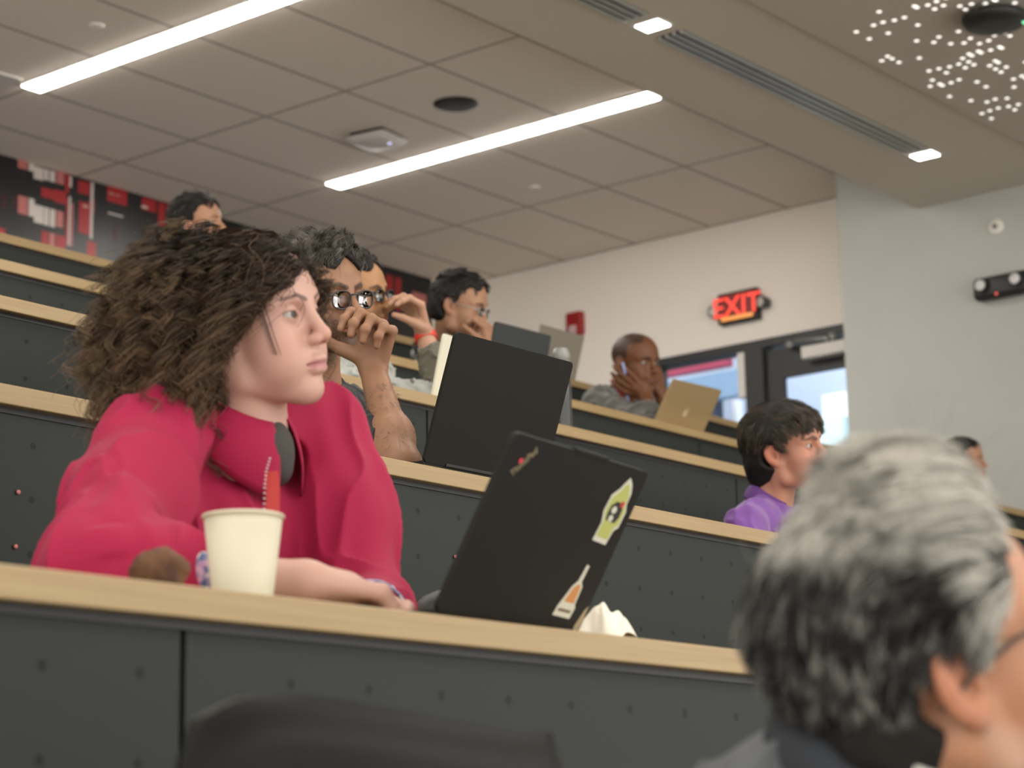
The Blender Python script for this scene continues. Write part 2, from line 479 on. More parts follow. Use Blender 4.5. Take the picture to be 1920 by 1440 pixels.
def eyes(h, parent, iris=(.07, .04, .02), look=(1, 0, 0), r=.0128):
    """Two eyeballs with iris and pupil, gazing along `look` in the head frame."""
    for sgn in (1, -1):
        bm = bmesh.new(); bmesh.ops.create_uvsphere(bm, u_segments=28, v_segments=20, radius=r * h.s)
        me = bpy.data.meshes.new('eye'); bm.to_mesh(me); bm.free()
        for p in me.polygons: p.use_smooth = True
        V = np.array([v.co[:] for v in me.vertices]); V = V / np.linalg.norm(V, axis=1)[:, None]
        g = unit(h.d(look)); ang = np.degrees(np.arccos(np.clip(V @ g, -1, 1)))
        c = np.tile(np.array([.42, .385, .365]), (len(V), 1)); c[ang < 30] = iris; c[ang < 13] = (.004, .004, .004)
        at = me.color_attributes.new('Col', 'FLOAT_COLOR', 'POINT')
        cc = np.ones((len(V), 4), np.float32); cc[:, :3] = c; at.data.foreach_set('color', cc.ravel())
        o = link('eye', me, parent, mat('eye_white', attr='Col', rough=.2, spec=.3))
        o.location = h.w((.0738, .0315 * sgn, .0105))
def person(name, label, h, skin, neck_base, arms=(), torso=None, hv=.0018, bv=.003, group=None, neck_r=.054, colk=None, look=(1, 0, 0), iris=(.07, .04, .02), smat='skin', extra=None, lo=None, hi=None):
    """Body as one surface: head, neck, torso core, arms, hands.
    arms: list of dict(sh, el, wr, hand, r=(..)); torso: list of (point, radius)."""
    root = thing('person', label, 'person', tuple(h.o * [1, 1, 0]), group=group)
    root.location = (0, 0, 0)
    hk = h.k; pts = [h.o]
    nb = np.asarray(neck_base, float)
    n1 = h.w((-.030, 0, -.055))
    def f(P):
        d = sphere_group(P, h.o, .16 * h.s, lambda Q: head_sdf(h.loc(Q), hk) * h.s)
        d = smin(d, cap(P, n1, nb, (neck_r - .002) * h.s, neck_r * 1.04 * h.s), .022)
        # the two cords at the front of the neck and the throat
        for sg in (1, -1):
            d = smin(d, cap(P, h.w((-.02, .055 * sg, -.05)), nb + h.d((.045, .012 * sg, -.03)), .012, .012), .02)
        if torso is not None:
            d = smin(d, chain(P, [nb] + [np.asarray(t[0]) for t in torso], [neck_r] + [t[1] for t in torso], .03), .03)
        for a in arms:
            r = a.get('r', (.048, .042, .027))
            d = smin(d, cap(P, a['el'], a['wr'], r[1], r[2]), .012)
            if a.get('fore'):
                mid = np.asarray(a['el']) * .7 + np.asarray(a['wr']) * .3
                d = smin(d, ell(P, mid, (a['fore'],) * 3), .03)
            d = smin(d, cap(P, a['sh'], a['el'], r[0], r[1]), .02)
            if a.get('hand') is not None:
                H = a['hand']; d = smin(d, sphere_group(P, H.c, H.r, H.sdf, .04), .012)
        if extra: d = extra(P, d)
        return d
    pp = [h.o - .17 * h.s, h.o + .17 * h.s, nb - .09, nb + .09]
    for a in arms:
        for q in ('sh', 'el', 'wr'): pp += [np.asarray(a[q]) - .07, np.asarray(a[q]) + .07]
        if a.get('hand') is not None: pp += [a['hand'].c - .14, a['hand'].c + .14]
    for t in torso or (): pp += [np.asarray(t[0]) - t[1] - .03, np.asarray(t[0]) + t[1] + .03]
    pp = np.array(pp)
    V, F = sdf_mesh(f, pp.min(0) if lo is None else lo, pp.max(0) if hi is None else hi, hv)
    q = h.loc(V.astype(np.float32))
    c = skin_colour(q, skin, hk)
    for a in arms:      # arm and hand keep the plain skin colour
        if a.get('hand') is None: continue
        P = V.astype(np.float32); da = np.minimum(a['hand'].sdf(P), np.minimum(cap(P, a['el'], a['wr'], .05, .03), cap(P, a['sh'], a['el'], .055)))
        w = np.clip((.006 - da) / .003, 0, 1) * np.clip((head_sdf(q, hk) - .002) / .003, 0, 1)
        c = c * (1 - w[:, None]) + np.asarray(a.get('col', skin), np.float32) * w[:, None]
    if colk: c = colk(V, q, c)
    o = np_mesh('body', V, F, mat(smat, attr='Col', rough=.48, sss=.12, spec=.35), root, col=c)
    eyes(h, root, iris, look)
    return root, f
def cloth(name, fn, lo, hi, h, m, parent, col=None):
    V, F = sdf_mesh(fn, lo, hi, h)
    return np_mesh(name, V, F, m, parent, col=col(V) if callable(col) else col)
def scalp_roots(h, n, pred, seed=1, lift=.0):
    """Random points on the skull where pred(local) > 0, with normals (head frame)."""
    g = np.random.default_rng(seed); out = []
    c = np.array([-.015, 0, .043]); r = np.array([.1, .077, .084])
    while sum(len(o) for o in out) < n:
        v = g.normal(size=(n * 3, 3)); v /= np.linalg.norm(v, axis=1)[:, None]
        p = c + v * r
        # drop the lower front, keep down to the nape
        p = np.where((p[:, 2:] < .02), p * [1, 1, 1.15], p)
        ok = pred(p.astype(np.float32)) > 0
        out.append(np.concatenate([p[ok], (v / r)[ok]], 1))
    o = np.concatenate(out)[:n]
    nn = o[:, 3:]; nn /= np.linalg.norm(nn, axis=1)[:, None]
    return o[:, :3] + nn * lift, nn
def push_out(X, k=1.0, c=(-.015, 0, .043), r=(.1, .077, .084)):
    """Keep strand points outside the skull (head frame)."""
    c = np.array(c); r = np.array(r) * k
    q = (X - c) / r; l = np.linalg.norm(q, axis=-1, keepdims=True)
    return np.where(l < 1, c + q / np.maximum(l, 1e-6) * r, X)
def grow(roots, nrm, flow, L, n=10, stiff=.5, grav=.0, skull=1.03, seed=0, wob=.0, tang=0):
    """Strand paths: start along the normal, bend into the flow field and hug the skull."""
    g = np.random.default_rng(seed); S = len(roots)
    X = np.zeros((S, n, 3)); X[:, 0] = roots; d = nrm.copy()
    st = (L if np.ndim(L) else np.full(S, L)) / (n - 1)
    for i in range(1, n):
        fl = flow(X[:, i - 1])
        if tang:
            nn = (X[:, i - 1] - np.array([-.015, 0, .043])) / np.array([.1, .077, .084]) ** 2; nn /= np.linalg.norm(nn, axis=1)[:, None]; fl = fl - nn * (fl * nn).sum(1)[:, None] * tang
        fl = fl / np.maximum(np.linalg.norm(fl, axis=1), 1e-6)[:, None]
        d = d * stiff + fl * (1 - stiff) + np.array([0, 0, -grav]) + g.normal(size=(S, 3)) * wob
        d /= np.linalg.norm(d, axis=1)[:, None]
        X[:, i] = push_out(X[:, i - 1] + d * st[:, None], skull)
    return X
def clump(paths, per, spread, seed=0, tip=.3):
    g = np.random.default_rng(seed); S, n, _ = paths.shape
    X = np.repeat(paths, per, 0)
    off = g.normal(size=(S * per, 1, 3)) * spread
    t = np.linspace(1, tip, n)[None, :, None]
    return X + off * t
def glasses(h, parent, rim=.0016, w=.021, hgt=.017, col=(.02, .018, .018), x=.098, z=.006, metal=0, ear_drop=.0, name='eyeglasses', bridge_z=.006, half=False, lens=True, px=2.6):
    """Spectacles worn on the head: rims, bridge, lenses and temples."""
    root = bpy.data.objects.new(name, None); COL.objects.link(root); root.parent = parent
    fm = mat('frame_%02d%02d' % (int(col[0] * 99), int(metal * 9)), col, rough=.3, metal=metal)
    sc = h.s
    for sg in (1, -1):
        bm = bmesh.new(); loop = []
        for i in range(36):
            t = 2 * math.pi * i / 36; c, s_ = math.cos(t), math.sin(t)
            e = (abs(c) ** px + abs(s_) ** px) ** (-1 / px)
            yy = .0335 + w * c * e; zz = z + hgt * s_ * e
            xx = x - .30 * max(0, yy - .02) ** 1.25 - .12 * (z - zz) * .5
            loop.append(h.w((xx, yy * sg, zz)))
        add_tube(bm, loop, rim * sc, 8, closed=True)
        bm_obj('rim', bm, fm, root, True)
        if lens:
            bm = bmesh.new()
            c1 = sum(loop) / len(loop); vs = [bm.verts.new(tuple(p)) for p in loop]; cv = bm.verts.new(tuple(c1 + h.d((.0018, 0, 0))))
            vb = [bm.verts.new(tuple(p - h.d((.0012, 0, 0)))) for p in loop]; cb = bm.verts.new(tuple(c1 + h.d((.0008, 0, 0))))
            for i in range(36):
                j = (i + 1) % 36
                bm.faces.new((vs[i], vs[j], cv)); bm.faces.new((vb[j], vb[i], cb)); bm.faces.new((vs[j], vs[i], vb[i], vb[j]))
            bm_obj('lens', bm, glass_mat('lens_glass', (.97, .97, 1)), root, True)
        bm = bmesh.new()
        y0 = .0335 + w * .97; x0 = x - .30 * max(0, y0 - .02) ** 1.25
        add_tube(bm, [h.w((x0, sg * y0, z + hgt * .5)), h.w((x0 - .012, sg * (y0 + .012), z + hgt * .5)), h.w((.04, sg * .074, z + hgt * .42)), h.w((-.005, sg * .0805, .016 + ear_drop)), h.w((-.026, sg * .083, .004 + ear_drop)), h.w((-.034, sg * .082, -.012))], [rim * 1.5 * sc] * 3 + [rim * 1.3 * sc] * 3, 8)
        bm_obj('temple', bm, fm, root, True)
    bm = bmesh.new(); zz = z + bridge_z
    add_tube(bm, [h.w((x - .002, .0335 - w * .96, zz)), h.w((x + .003, .006, zz + .003)), h.w((x + .003, -.006, zz + .003)), h.w((x - .002, -.0335 + w * .96, zz))], rim * 1.1 * sc, 8)
    bm_obj('bridge', bm, fm, root, True)
    return root
def glass_mat(name, col=(1, 1, 1), rough=.0):
    """Thin clear glass: mostly see-through with a sharp reflection."""
    if name in MATS: return MATS[name]
    m = bpy.data.materials.new(name); m.use_nodes = True; nt = m.node_tree
    for n in list(nt.nodes): nt.nodes.remove(n)
    o = nt.nodes.new('ShaderNodeOutputMaterial'); t = nt.nodes.new('ShaderNodeBsdfTransparent'); g = nt.nodes.new('ShaderNodeBsdfGlossy')
    t.inputs['Color'].default_value = (*col, 1); g.inputs['Roughness'].default_value = rough
    fr = nt.nodes.new('ShaderNodeFresnel'); fr.inputs['IOR'].default_value = 1.35
    mx = nt.nodes.new('ShaderNodeMixShader')
    nt.links.new(fr.outputs['Fac'], mx.inputs['Fac']); nt.links.new(t.outputs[0], mx.inputs[1]); nt.links.new(g.outputs[0], mx.inputs[2])
    nt.links.new(mx.outputs[0], o.inputs['Surface'])
    MATS[name] = m; return m
# ---------------------------------------------------------------- clothes
def garment(parts, k=.035, folds=.004, f=26, seed=0, cuts=(), stretch=None):
    def fn(P):
        d = None
        for p in parts:
            if p[0] == 'e': e = ell(P, p[1], p[2], p[3] if len(p) > 3 else None)
            else: e = cap(P, p[1], p[2], p[3], p[4] if len(p) > 4 else None)
            d = e if d is None else smin(d, e, k)
        near = np.abs(d) < .05
        if near.any() and folds:
            Q = P[near]
            if stretch is not None: Q = Q @ np.asarray(stretch, np.float32)
            n1 = noise(Q, f, seed, 2); n2 = noise(Q, f * .55, seed + 3, 1)
            d[near] += folds * (.9 - 2.6 * (1 - np.abs(n1)) ** 3) + folds * .8 * n2
        for c in cuts: d = smax(d, -cap(P, c[0], c[1], c[2], c[3] if len(c) > 3 else None), .004)
        return d
    return fn
def bounds(parts, pad=.03):
    lo, hi = [], []
    for p in parts:
        if p[0] == 'e':
            r = max(p[2]); lo.append(np.asarray(p[1]) - r); hi.append(np.asarray(p[1]) + r)
        else:
            r = max(p[3:]); a, b = np.asarray(p[1]), np.asarray(p[2]); lo.append(np.minimum(a, b) - r); hi.append(np.maximum(a, b) + r)
    return np.min(lo, 0) - pad, np.max(hi, 0) + pad
def wear(name, parts, m, parent, h=.004, **kw):
    fn = garment(parts, **kw); lo, hi = bounds(parts)
    return cloth(name, fn, lo, hi, h, m, parent)
def collar(name, c, axis, front, m, parent, r=.062, h=.03, leaf=(.035, .075), out=.02, gap=22, th=.0025):
    """Turned-down shirt collar around a neck."""
    ax = unit(axis); fr = unit(np.asarray(front) - ax * (np.asarray(front) @ ax)); sd = np.cross(ax, fr)
    A, S = 56, 8; bm = bmesh.new(); g = [[], []]
    for side in (0, 1):
        for i in range(A + 1):
            ph = math.radians(gap) + (2 * math.pi - 2 * math.radians(gap)) * i / A
            nf = abs(math.cos(ph / 2)) ** 3      # 1 at the front opening
            lf = leaf[0] + (leaf[1] - leaf[0]) * nf
            rad = math.cos(ph) * fr + math.sin(ph) * sd
            col_ = []
            for j in range(S + 1):
                s = j / S
                off = out * math.sin(min(1, s * 1.15) * math.pi / 2) + .012 * s * nf
                p = np.asarray(c) + rad * (r + off + (th if side else 0)) + ax * (h - lf * s ** 1.15) + ax * (-.02 * nf)
                col_.append(bm.verts.new(tuple(p)))
            g[side].append(col_)
    for i in range(A):
        for j in range(S):
            bm.faces.new((g[1][i][j], g[1][i + 1][j], g[1][i + 1][j + 1], g[1][i][j + 1])); bm.faces.new((g[0][i][j + 1], g[0][i + 1][j + 1], g[0][i + 1][j], g[0][i][j]))
        bm.faces.new((g[0][i][0], g[0][i + 1][0], g[1][i + 1][0], g[1][i][0])); bm.faces.new((g[1][i][S], g[1][i + 1][S], g[0][i + 1][S], g[0][i][S]))
    for i in (0, A):
        for j in range(S): bm.faces.new((g[0][i][j], g[0][i][j + 1], g[1][i][j + 1], g[1][i][j]))
    return bm_obj(name, bm, m, parent, True)
def ribbon(name, pts, w, m, parent, nrm, th=.0012):
    """Flat strap along points, facing nrm."""
    bm = bmesh.new(); rows = []
    for i, p in enumerate(pts):
        t = unit(np.asarray(pts[min(i + 1, len(pts) - 1)]) - np.asarray(pts[max(i - 1, 0)])); s = unit(np.cross(t, nrm)); n = np.cross(s, t)
        rows.append([bm.verts.new(tuple(np.asarray(p) + s * a * w / 2 + n * b * th)) for a, b in ((-1, 1), (1, 1), (1, -1), (-1, -1))])
    for a, b in zip(rows[:-1], rows[1:]):
        for k in range(4): bm.faces.new((a[k], a[(k + 1) % 4], b[(k + 1) % 4], b[k]))
    bm.faces.new(rows[0]); bm.faces.new(rows[-1][::-1])
    return bm_obj(name, bm, m, parent)
def hair_cap(h, parent, m, thick=.012, k=None, vol=(), noise_a=.003, noise_f=60, seed=0, hv=.0025, edge=.0, name='hair', cut=()):
    """Solid base of a hairstyle: the skull grown outward inside the hairline, plus extra volumes."""
    k = k or h.k
    def fn(P):
        q = h.loc(P)
        d = ell(q, (-.015, 0, .043), (.1 + thick, .077 + thick, .084 + thick))
        d = smin(d, ell(q, (.036, 0, .045), (.053 + thick * .6, .061 + thick * .8, .06 + thick * .8)), .03)
        d = smin(d, ell(q, (-.045, 0, -.02), (.062 + thick * .7, .066 + thick * .7, .07)), .03)
        for v in vol:
            m_ = q.copy(); m_[:, 1] = np.abs(q[:, 1])
            d = smin(d, ell(m_ if v[0] == 'm' else q, v[1], v[2]), .025)
        hl = hairline(q, k)
        for v in vol:
            m_ = q.copy(); m_[:, 1] = np.abs(q[:, 1])
            hl = np.maximum(hl, -ell(m_ if v[0] == 'm' else q, v[1], np.array(v[2]) * 1.02)) if len(v) > 3 else hl
        d = d + noise_a * noise(q, noise_f, seed, 2)
        d = smax(d, -hl * .8 + edge, .012)
        for c in cut: d = smax(d, -ell(q, c[0], c[1]), .012)
        return d * h.s
    r = .22 + (.12 if vol else 0)
    V, F = sdf_mesh(fn, h.o - r * h.s, h.o + r * h.s, hv)
    return np_mesh(name, V, F, m, parent)
# ---------------------------------------------------------------- surface materials
def nodes(name):
    m = bpy.data.materials.new(name); m.use_nodes = True; MATS[name] = m
    return m, m.node_tree, m.node_tree.nodes['Principled BSDF']
def wood_mat():
    m, nt, b = nodes('maple_wood')
    tc = nt.nodes.new('ShaderNodeTexCoord'); mp = nt.nodes.new('ShaderNodeMapping'); mp.inputs['Scale'].default_value = (1.2, 14, 60)
    n = nt.nodes.new('ShaderNodeTexNoise'); n.inputs['Scale'].default_value = 3; n.inputs['Detail'].default_value = 6
    r = nt.nodes.new('ShaderNodeValToRGB'); r.color_ramp.elements[0].position = .3; r.color_ramp.elements[1].position = .72
    r.color_ramp.elements[0].color = (.31, .205, .088, 1); r.color_ramp.elements[1].color = (.385, .27, .125, 1)
    nt.links.new(tc.outputs['Object'], mp.inputs['Vector']); nt.links.new(mp.outputs[0], n.inputs['Vector'])
    nt.links.new(n.outputs['Fac'], r.inputs['Fac']); nt.links.new(r.outputs['Color'], b.inputs['Base Color'])
    b.inputs['Roughness'].default_value = .38; b.inputs['Coat Weight'].default_value = .05
    return m
def math_n(nt, op, a, b=None, c=None):
    n = nt.nodes.new('ShaderNodeMath'); n.operation = op
    for i, v in enumerate((a, b, c)):
        if v is None: continue
        if isinstance(v, (int, float)): n.inputs[i].default_value = v
        else: nt.links.new(v, n.inputs[i])
    return n.outputs[0]
def panel_mat():
    """Dark laminate with rows of small drilled holes (object space: x from the seam, z down from the top)."""
    m, nt, b = nodes('charcoal_panel')
    tc = nt.nodes.new('ShaderNodeTexCoord'); sp = nt.nodes.new('ShaderNodeSeparateXYZ'); nt.links.new(tc.outputs['Object'], sp.inputs[0])
    u = math_n(nt, 'DIVIDE', math_n(nt, 'SUBTRACT', sp.outputs['X'], .145), .1146)
    v = math_n(nt, 'DIVIDE', math_n(nt, 'SUBTRACT', math_n(nt, 'MULTIPLY', sp.outputs['Z'], -1), .044), .0835)
    ru = math_n(nt, 'MULTIPLY', math_n(nt, 'SUBTRACT', u, math_n(nt, 'ROUND', u)), .1146)
    rv = math_n(nt, 'MULTIPLY', math_n(nt, 'SUBTRACT', v, math_n(nt, 'ROUND', v)), .0835)
    r = math_n(nt, 'SQRT', math_n(nt, 'ADD', math_n(nt, 'MULTIPLY', ru, ru), math_n(nt, 'MULTIPLY', rv, rv)))
    hole = math_n(nt, 'LESS_THAN', r, .0056)
    for s in (math_n(nt, 'GREATER_THAN', u, -.5), math_n(nt, 'LESS_THAN', u, 11.5), math_n(nt, 'GREATER_THAN', v, -.5)):
        hole = math_n(nt, 'MULTIPLY', hole, s)
    n = nt.nodes.new('ShaderNodeTexNoise'); n.inputs['Scale'].default_value = 500; n.inputs['Detail'].default_value = 2
    nt.links.new(tc.outputs['Object'], n.inputs['Vector'])
    rp = nt.nodes.new('ShaderNodeValToRGB'); rp.color_ramp.elements[0].color = (.012, .0155, .0135, 1); rp.color_ramp.elements[1].color = (.021, .026, .022, 1)
    nt.links.new(n.outputs['Fac'], rp.inputs['Fac'])
    mx = nt.nodes.new('ShaderNodeMix'); mx.data_type = 'RGBA'; mx.inputs['B'].default_value = (.002, .002, .002, 1)
    nt.links.new(hole, mx.inputs['Factor']); nt.links.new(rp.outputs['Color'], mx.inputs['A'])
    nt.links.new(mx.outputs['Result'], b.inputs['Base Color'])
    b.inputs['Roughness'].default_value = .62; b.inputs['Specular IOR Level'].default_value = .35
    return m
def tile_mat():
    """Grey acoustic tiles: 1.18 x 0.618 m with dark joints (object space = room axes)."""
    m, nt, b = nodes('ceiling_tile')
    tc = nt.nodes.new('ShaderNodeTexCoord'); sp = nt.nodes.new('ShaderNodeSeparateXYZ'); nt.links.new(tc.outputs['Object'], sp.inputs[0])
    def line(o, off, step, w):
        u = math_n(nt, 'DIVIDE', math_n(nt, 'SUBTRACT', o, off), step)
        f = math_n(nt, 'ABSOLUTE', math_n(nt, 'MULTIPLY', math_n(nt, 'SUBTRACT', u, math_n(nt, 'ROUND', u)), step))
        return math_n(nt, 'LESS_THAN', f, w)
    g = math_n(nt, 'MAXIMUM', line(sp.outputs['X'], 7.2, 1.18, .010), line(sp.outputs['Y'], 6.70, .618, .010))
    n = nt.nodes.new('ShaderNodeTexNoise'); n.inputs['Scale'].default_value = 260; n.inputs['Detail'].default_value = 4
    nt.links.new(tc.outputs['Object'], n.inputs['Vector'])
    rp = nt.nodes.new('ShaderNodeValToRGB'); rp.color_ramp.elements[0].color = (.74, .665, .585, 1); rp.color_ramp.elements[1].color = (.84, .765, .68, 1)
    nt.links.new(n.outputs['Fac'], rp.inputs['Fac'])
    mx = nt.nodes.new('ShaderNodeMix'); mx.data_type = 'RGBA'; mx.inputs['B'].default_value = (.36, .315, .27, 1)
    nt.links.new(g, mx.inputs['Factor']); nt.links.new(rp.outputs['Color'], mx.inputs['A']); nt.links.new(mx.outputs['Result'], b.inputs['Base Color'])
    b.inputs['Roughness'].default_value = .95; b.inputs['Specular IOR Level'].default_value = .1
    return m
WOOD, PANEL, TILE = wood_mat(), panel_mat(), tile_mat()
M_white = mat('wall_white', (.92, .855, .775), .85, spec=.2, bump=.1, bscale=180)
M_grey = mat('wall_grey', (.52, .525, .49), .8, spec=.2, var=.06, vscale=2.5)
M_soff = mat('soffit_paint', (.58, .54, .46), .85, spec=.2)
M_dots = mat('perforated_ceiling', (.52, .475, .41), .9, spec=.1)
M_black = mat('black_metal', (.012, .012, .013), .42)
M_frame = mat('door_frame_paint', (.035, .035, .036), .5)
M_lens = mat('lit_diffuser', (1, 1, 1), .5, emit=(1, .95, .88), estr=32)
M_down = mat('lit_downlight', (1, 1, 1), .5, emit=(1, .96, .9), estr=9)
M_dot = mat('lit_perforation', (1, 1, 1), .5, emit=(1, .96, .86), estr=.78)
M_plast = mat('white_plastic', (.75, .72, .67), .4)
M_alu = mat('grey_vent_metal', (.45, .45, .43), .35, metal=.6)
M_slot = mat('vent_slot', (.02, .02, .02), .7)
M_glass = glass_mat('window_glass', (.96, .98, 1))
E0 = EYE_Z
ROW_Y = [1.56, 2.65, 3.74, 4.83, 5.92]
ROW_Z = [E0 + z for z in (.272, .735, 1.229, 1.690, 2.164)]
FLOOR = [0] + [z - .74 for z in ROW_Z]
CEIL, SOF, WX, GX, BY, GY = 4.2 + E0, 3.85 + E0, 11.93, 11.466, 10.2, 6.69

def box(name, lo, hi, m, parent=None, bev=0):
    bm = bmesh.new(); add_box(bm, lo, hi, bev); return bm_obj(name, bm, m, parent)
# floor in steps
bm = bmesh.new()
prof = [(-1.5, -.12), (-1.5, 0)]
for i in range(5): prof += [(ROW_Y[i] + .05, FLOOR[i]), (ROW_Y[i] + .05, FLOOR[i + 1])]
prof += [(BY, FLOOR[5]), (BY, -.12)]
a = [bm.verts.new((-1.2, y, z)) for y, z in prof]; b = [bm.verts.new((11.95, y, z)) for y, z in prof]
n = len(prof)
bm.faces.new(a); bm.faces.new(b[::-1])
for i in range(n): bm.faces.new((a[i], a[(i + 1) % n], b[(i + 1) % n], b[i]))
struct(bm_obj('floor', bm, mat('carpet_floor', (.16, .155, .15), .95, bump=.4, bscale=300)))
struct(box('ceiling', (-1.2, 6.0, CEIL), (11.95, BY, CEIL + .08), TILE))
struct(box('wall_back', (-1.2, BY, 0), (12.1, BY + .12, CEIL + .08), M_white))
# side wall with an opening for the glazed door and its sidelight
D0, D1, DH = 6.72, 8.47, 3.36 + E0
bm = bmesh.new()
add_box(bm, (WX, D1, 0), (WX + .15, BY, CEIL)); add_box(bm, (WX, GY - .1, DH), (WX + .15, D1, CEIL)); add_box(bm, (WX, GY - .1, 0), (WX + .15, D1, FLOOR[5]))
struct(bm_obj('wall_right', bm, M_white))
struct(box('wall_front_right', (GX, -1.5, 0), (WX + .15, GY, CEIL), M_grey, bev=.004))
# bulkhead (soffit) with its plaster underside, running along the rows
struct(box('trim_soffit', (-1.2, 5.09, SOF), (GX, 6.137, CEIL + .08), M_soff))
# perforated, backlit ceiling panel in front of it
bm = bmesh.new(); add_box(bm, (-1.2, -1.5, SOF - .02), (GX, 5.075, SOF + .05))
g = np.random.default_rng(5); st = .052
xs = np.arange(7.6, 11.3, st); ys = np.arange(3.6, 5.03, st)
for i, x in enumerate(xs):
    for j, y in enumerate(ys):
        q = np.array([[x, y, 0]], np.float32); x = x + g.uniform(-.014, .014)
        f = noise(q, 3.2, 9, 2)[0] + .55 * noise(q, 9, 4, 1)[0]
        if g.random() < .17 + .26 * f and x > 8.5 + (y - 4.7) * .6:
            add_prism(bm, [(x + .0118 * math.cos(t * math.pi / 4), y + .0118 * math.sin(t * math.pi / 4)) for t in range(8)], SOF - .0225, SOF - .018, mi=1)
struct(bm_obj('ceiling', bm, [M_dots, M_dot]))

# recessed linear lights
for X, where in ((4.84, 'further left, outside the first'), (7.2, ''), (9.56, '')):
    if X < 5: lab = 'long recessed ceiling light strip farthest from the door'
    elif X < 8: lab = 'long bright ceiling light strip running off the top of the photo'
    else: lab = 'long bright ceiling light strip ending at the beige soffit, seen whole'
    t = thing('linear_ceiling_light', lab, 'ceiling light', (X, 7.93, CEIL), group='recessed ceiling light strips')
    box('diffuser', (-.062, -1.225, -.012), (.062, 1.225, .0), M_lens, t, .004)
    bm = bmesh.new()
    for lo, hi in (((-.075, -1.24, -.006), (-.062, 1.24, .0)), ((.062, -1.24, -.006), (.075, 1.24, .0)), ((-.062, -1.24, -.006), (.062, -1.225, 0)), ((-.062, 1.225, -.006), (.062, 1.24, 0))): add_box(bm, lo, hi)
    bm_obj('trim_frame', bm, M_plast, t)
# square downlights and slot vents in the soffit
for X, lab in ((5.41, 'square ceiling downlight farthest from the grey wall'), (7.99, 'square ceiling downlight between the two slot vents'), (10.575, 'square ceiling downlight next to the grey wall')):
    t = thing('square_downlight', lab, 'downlight', (X, 5.595, SOF), group='downlights in the soffit')
    box('lens', (-.05, -.065, -.008), (.05, .065, 0), M_down, t, .003)
    bm = bmesh.new()
    for lo, hi in (((-.062, -.078, -.004), (-.05, .078, 0)), ((.05, -.078, -.004), (.062, .078, 0)), ((-.05, -.078, -.004), (.05, -.065, 0)), ((-.05, .065, -.004), (.05, .078, 0))): add_box(bm, lo, hi)
    bm_obj('bezel', bm, M_plast, t)
for X0, X1, lab in ((5.53, 7.86, 'slotted linear air vent cut off by the top of the photo'), (8.13, 10.47, 'long slotted linear air vent in the soffit between two downlights')):
    t = thing('linear_air_vent', lab, 'vent', ((X0 + X1) / 2, 5.595, SOF), group='slot vents in the soffit')
    hl = (X1 - X0) / 2
    box('backing', (-hl, -.075, -.002), (hl, .075, 0), M_slot, t)
    for k, y in enumerate((-.075, -.03, .012, .055)):
        w = .020
        box('blade', (-hl, y, -.014), (hl, y + w, -.002), M_alu, t, .002)
# ceiling fittings
def disc(name, lab, cat, x, y, z, prof, m, sub=None):
    bm = bmesh.new(); add_lathe(bm, prof, 40); o = bm_obj(name, bm, m); o.location = (x, y, z); return tag(o, lab, cat)
t = thing('ceiling_speaker', 'round black speaker grille set flush in the ceiling tiles', 'speaker', (8.945, 7.62, CEIL))
bm = bmesh.new(); add_lathe(bm, [(.0, -.008), (.105, -.008), (.12, -.002)], 40); bm_obj('grille', bm, mat('speaker_mesh', (.022, .02, .02), .7, bump=.6, bscale=900), t)
bm = bmesh.new(); add_lathe(bm, [(.119, -.004), (.128, -.004), (.128, 0), (.119, 0)], 40, cap=False); bm_obj('rim', bm, M_black, t)
t = thing('wifi_access_point', 'white rounded square access point mounted on the ceiling', 'access point', (9.04, 8.31, CEIL - .005), .15)
bm = bmesh.new(); add_box(bm, (-.135, -.135, -.05), (.135, .135, -.012), .032); bm_obj('casing', bm, M_plast, t, True)
bm = bmesh.new(); add_box(bm, (-.11, -.11, -.012), (.11, .11, .005)); bm_obj('mounting_plate', bm, M_black, t)
bm = bmesh.new(); add_lathe(bm, [(0, -.052), (.012, -.0505), (.012, -.048)], 16); o = bm_obj('status_light', bm, mat('led_violet', (.3, .3, .5), emit=(.6, .6, 1), estr=1.2), t); o.location = (.03, -.07, 0)
disc('ceiling_sprinkler_cover', 'small round white ceiling cover beside the first light strip', 'sprinkler cover', 6.845, 8.2, CEIL, [(.0, -.012), (.03, -.012), (.04, -.004), (.04, 0)], M_plast)
disc('ceiling_sprinkler_cover', 'small round white ceiling cover near the wall corner, past the second strip', 'sprinkler cover', 10.445, 8.256, CEIL, [(.0, -.012), (.03, -.012), (.04, -.004), (.04, 0)], M_plast)
o = box('ceiling_vent', (6.87, 9.08, CEIL - .012), (7.09, 9.38, CEIL), M_plast, bev=.004); tag(o, 'pale ceiling register cut off by the left edge beside the first light strip', 'vent')
# black dome unit hanging below the perforated panel
t = thing('ceiling_microphone', 'round black ceiling unit with a green light under the perforated panel', 'ceiling unit', (8.86, 4.29, SOF - .02))
bm = bmesh.new(); add_lathe(bm, [(0, -.075), (.06, -.075), (.135, -.068), (.15, -.045), (.15, -.03), (.085, -.02), (.06, 0)], 44); bm_obj('housing', bm, mat('black_plastic', (.018, .018, .016), .5), t)
bm = bmesh.new(); add_lathe(bm, [(0, -.078), (.009, -.076), (.009, -.07)], 12); o = bm_obj('status_light', bm, mat('led_green', (.1, .4, .2), emit=(.25, .9, .45), estr=.9), t); o.location = (.052, -.12, 0)

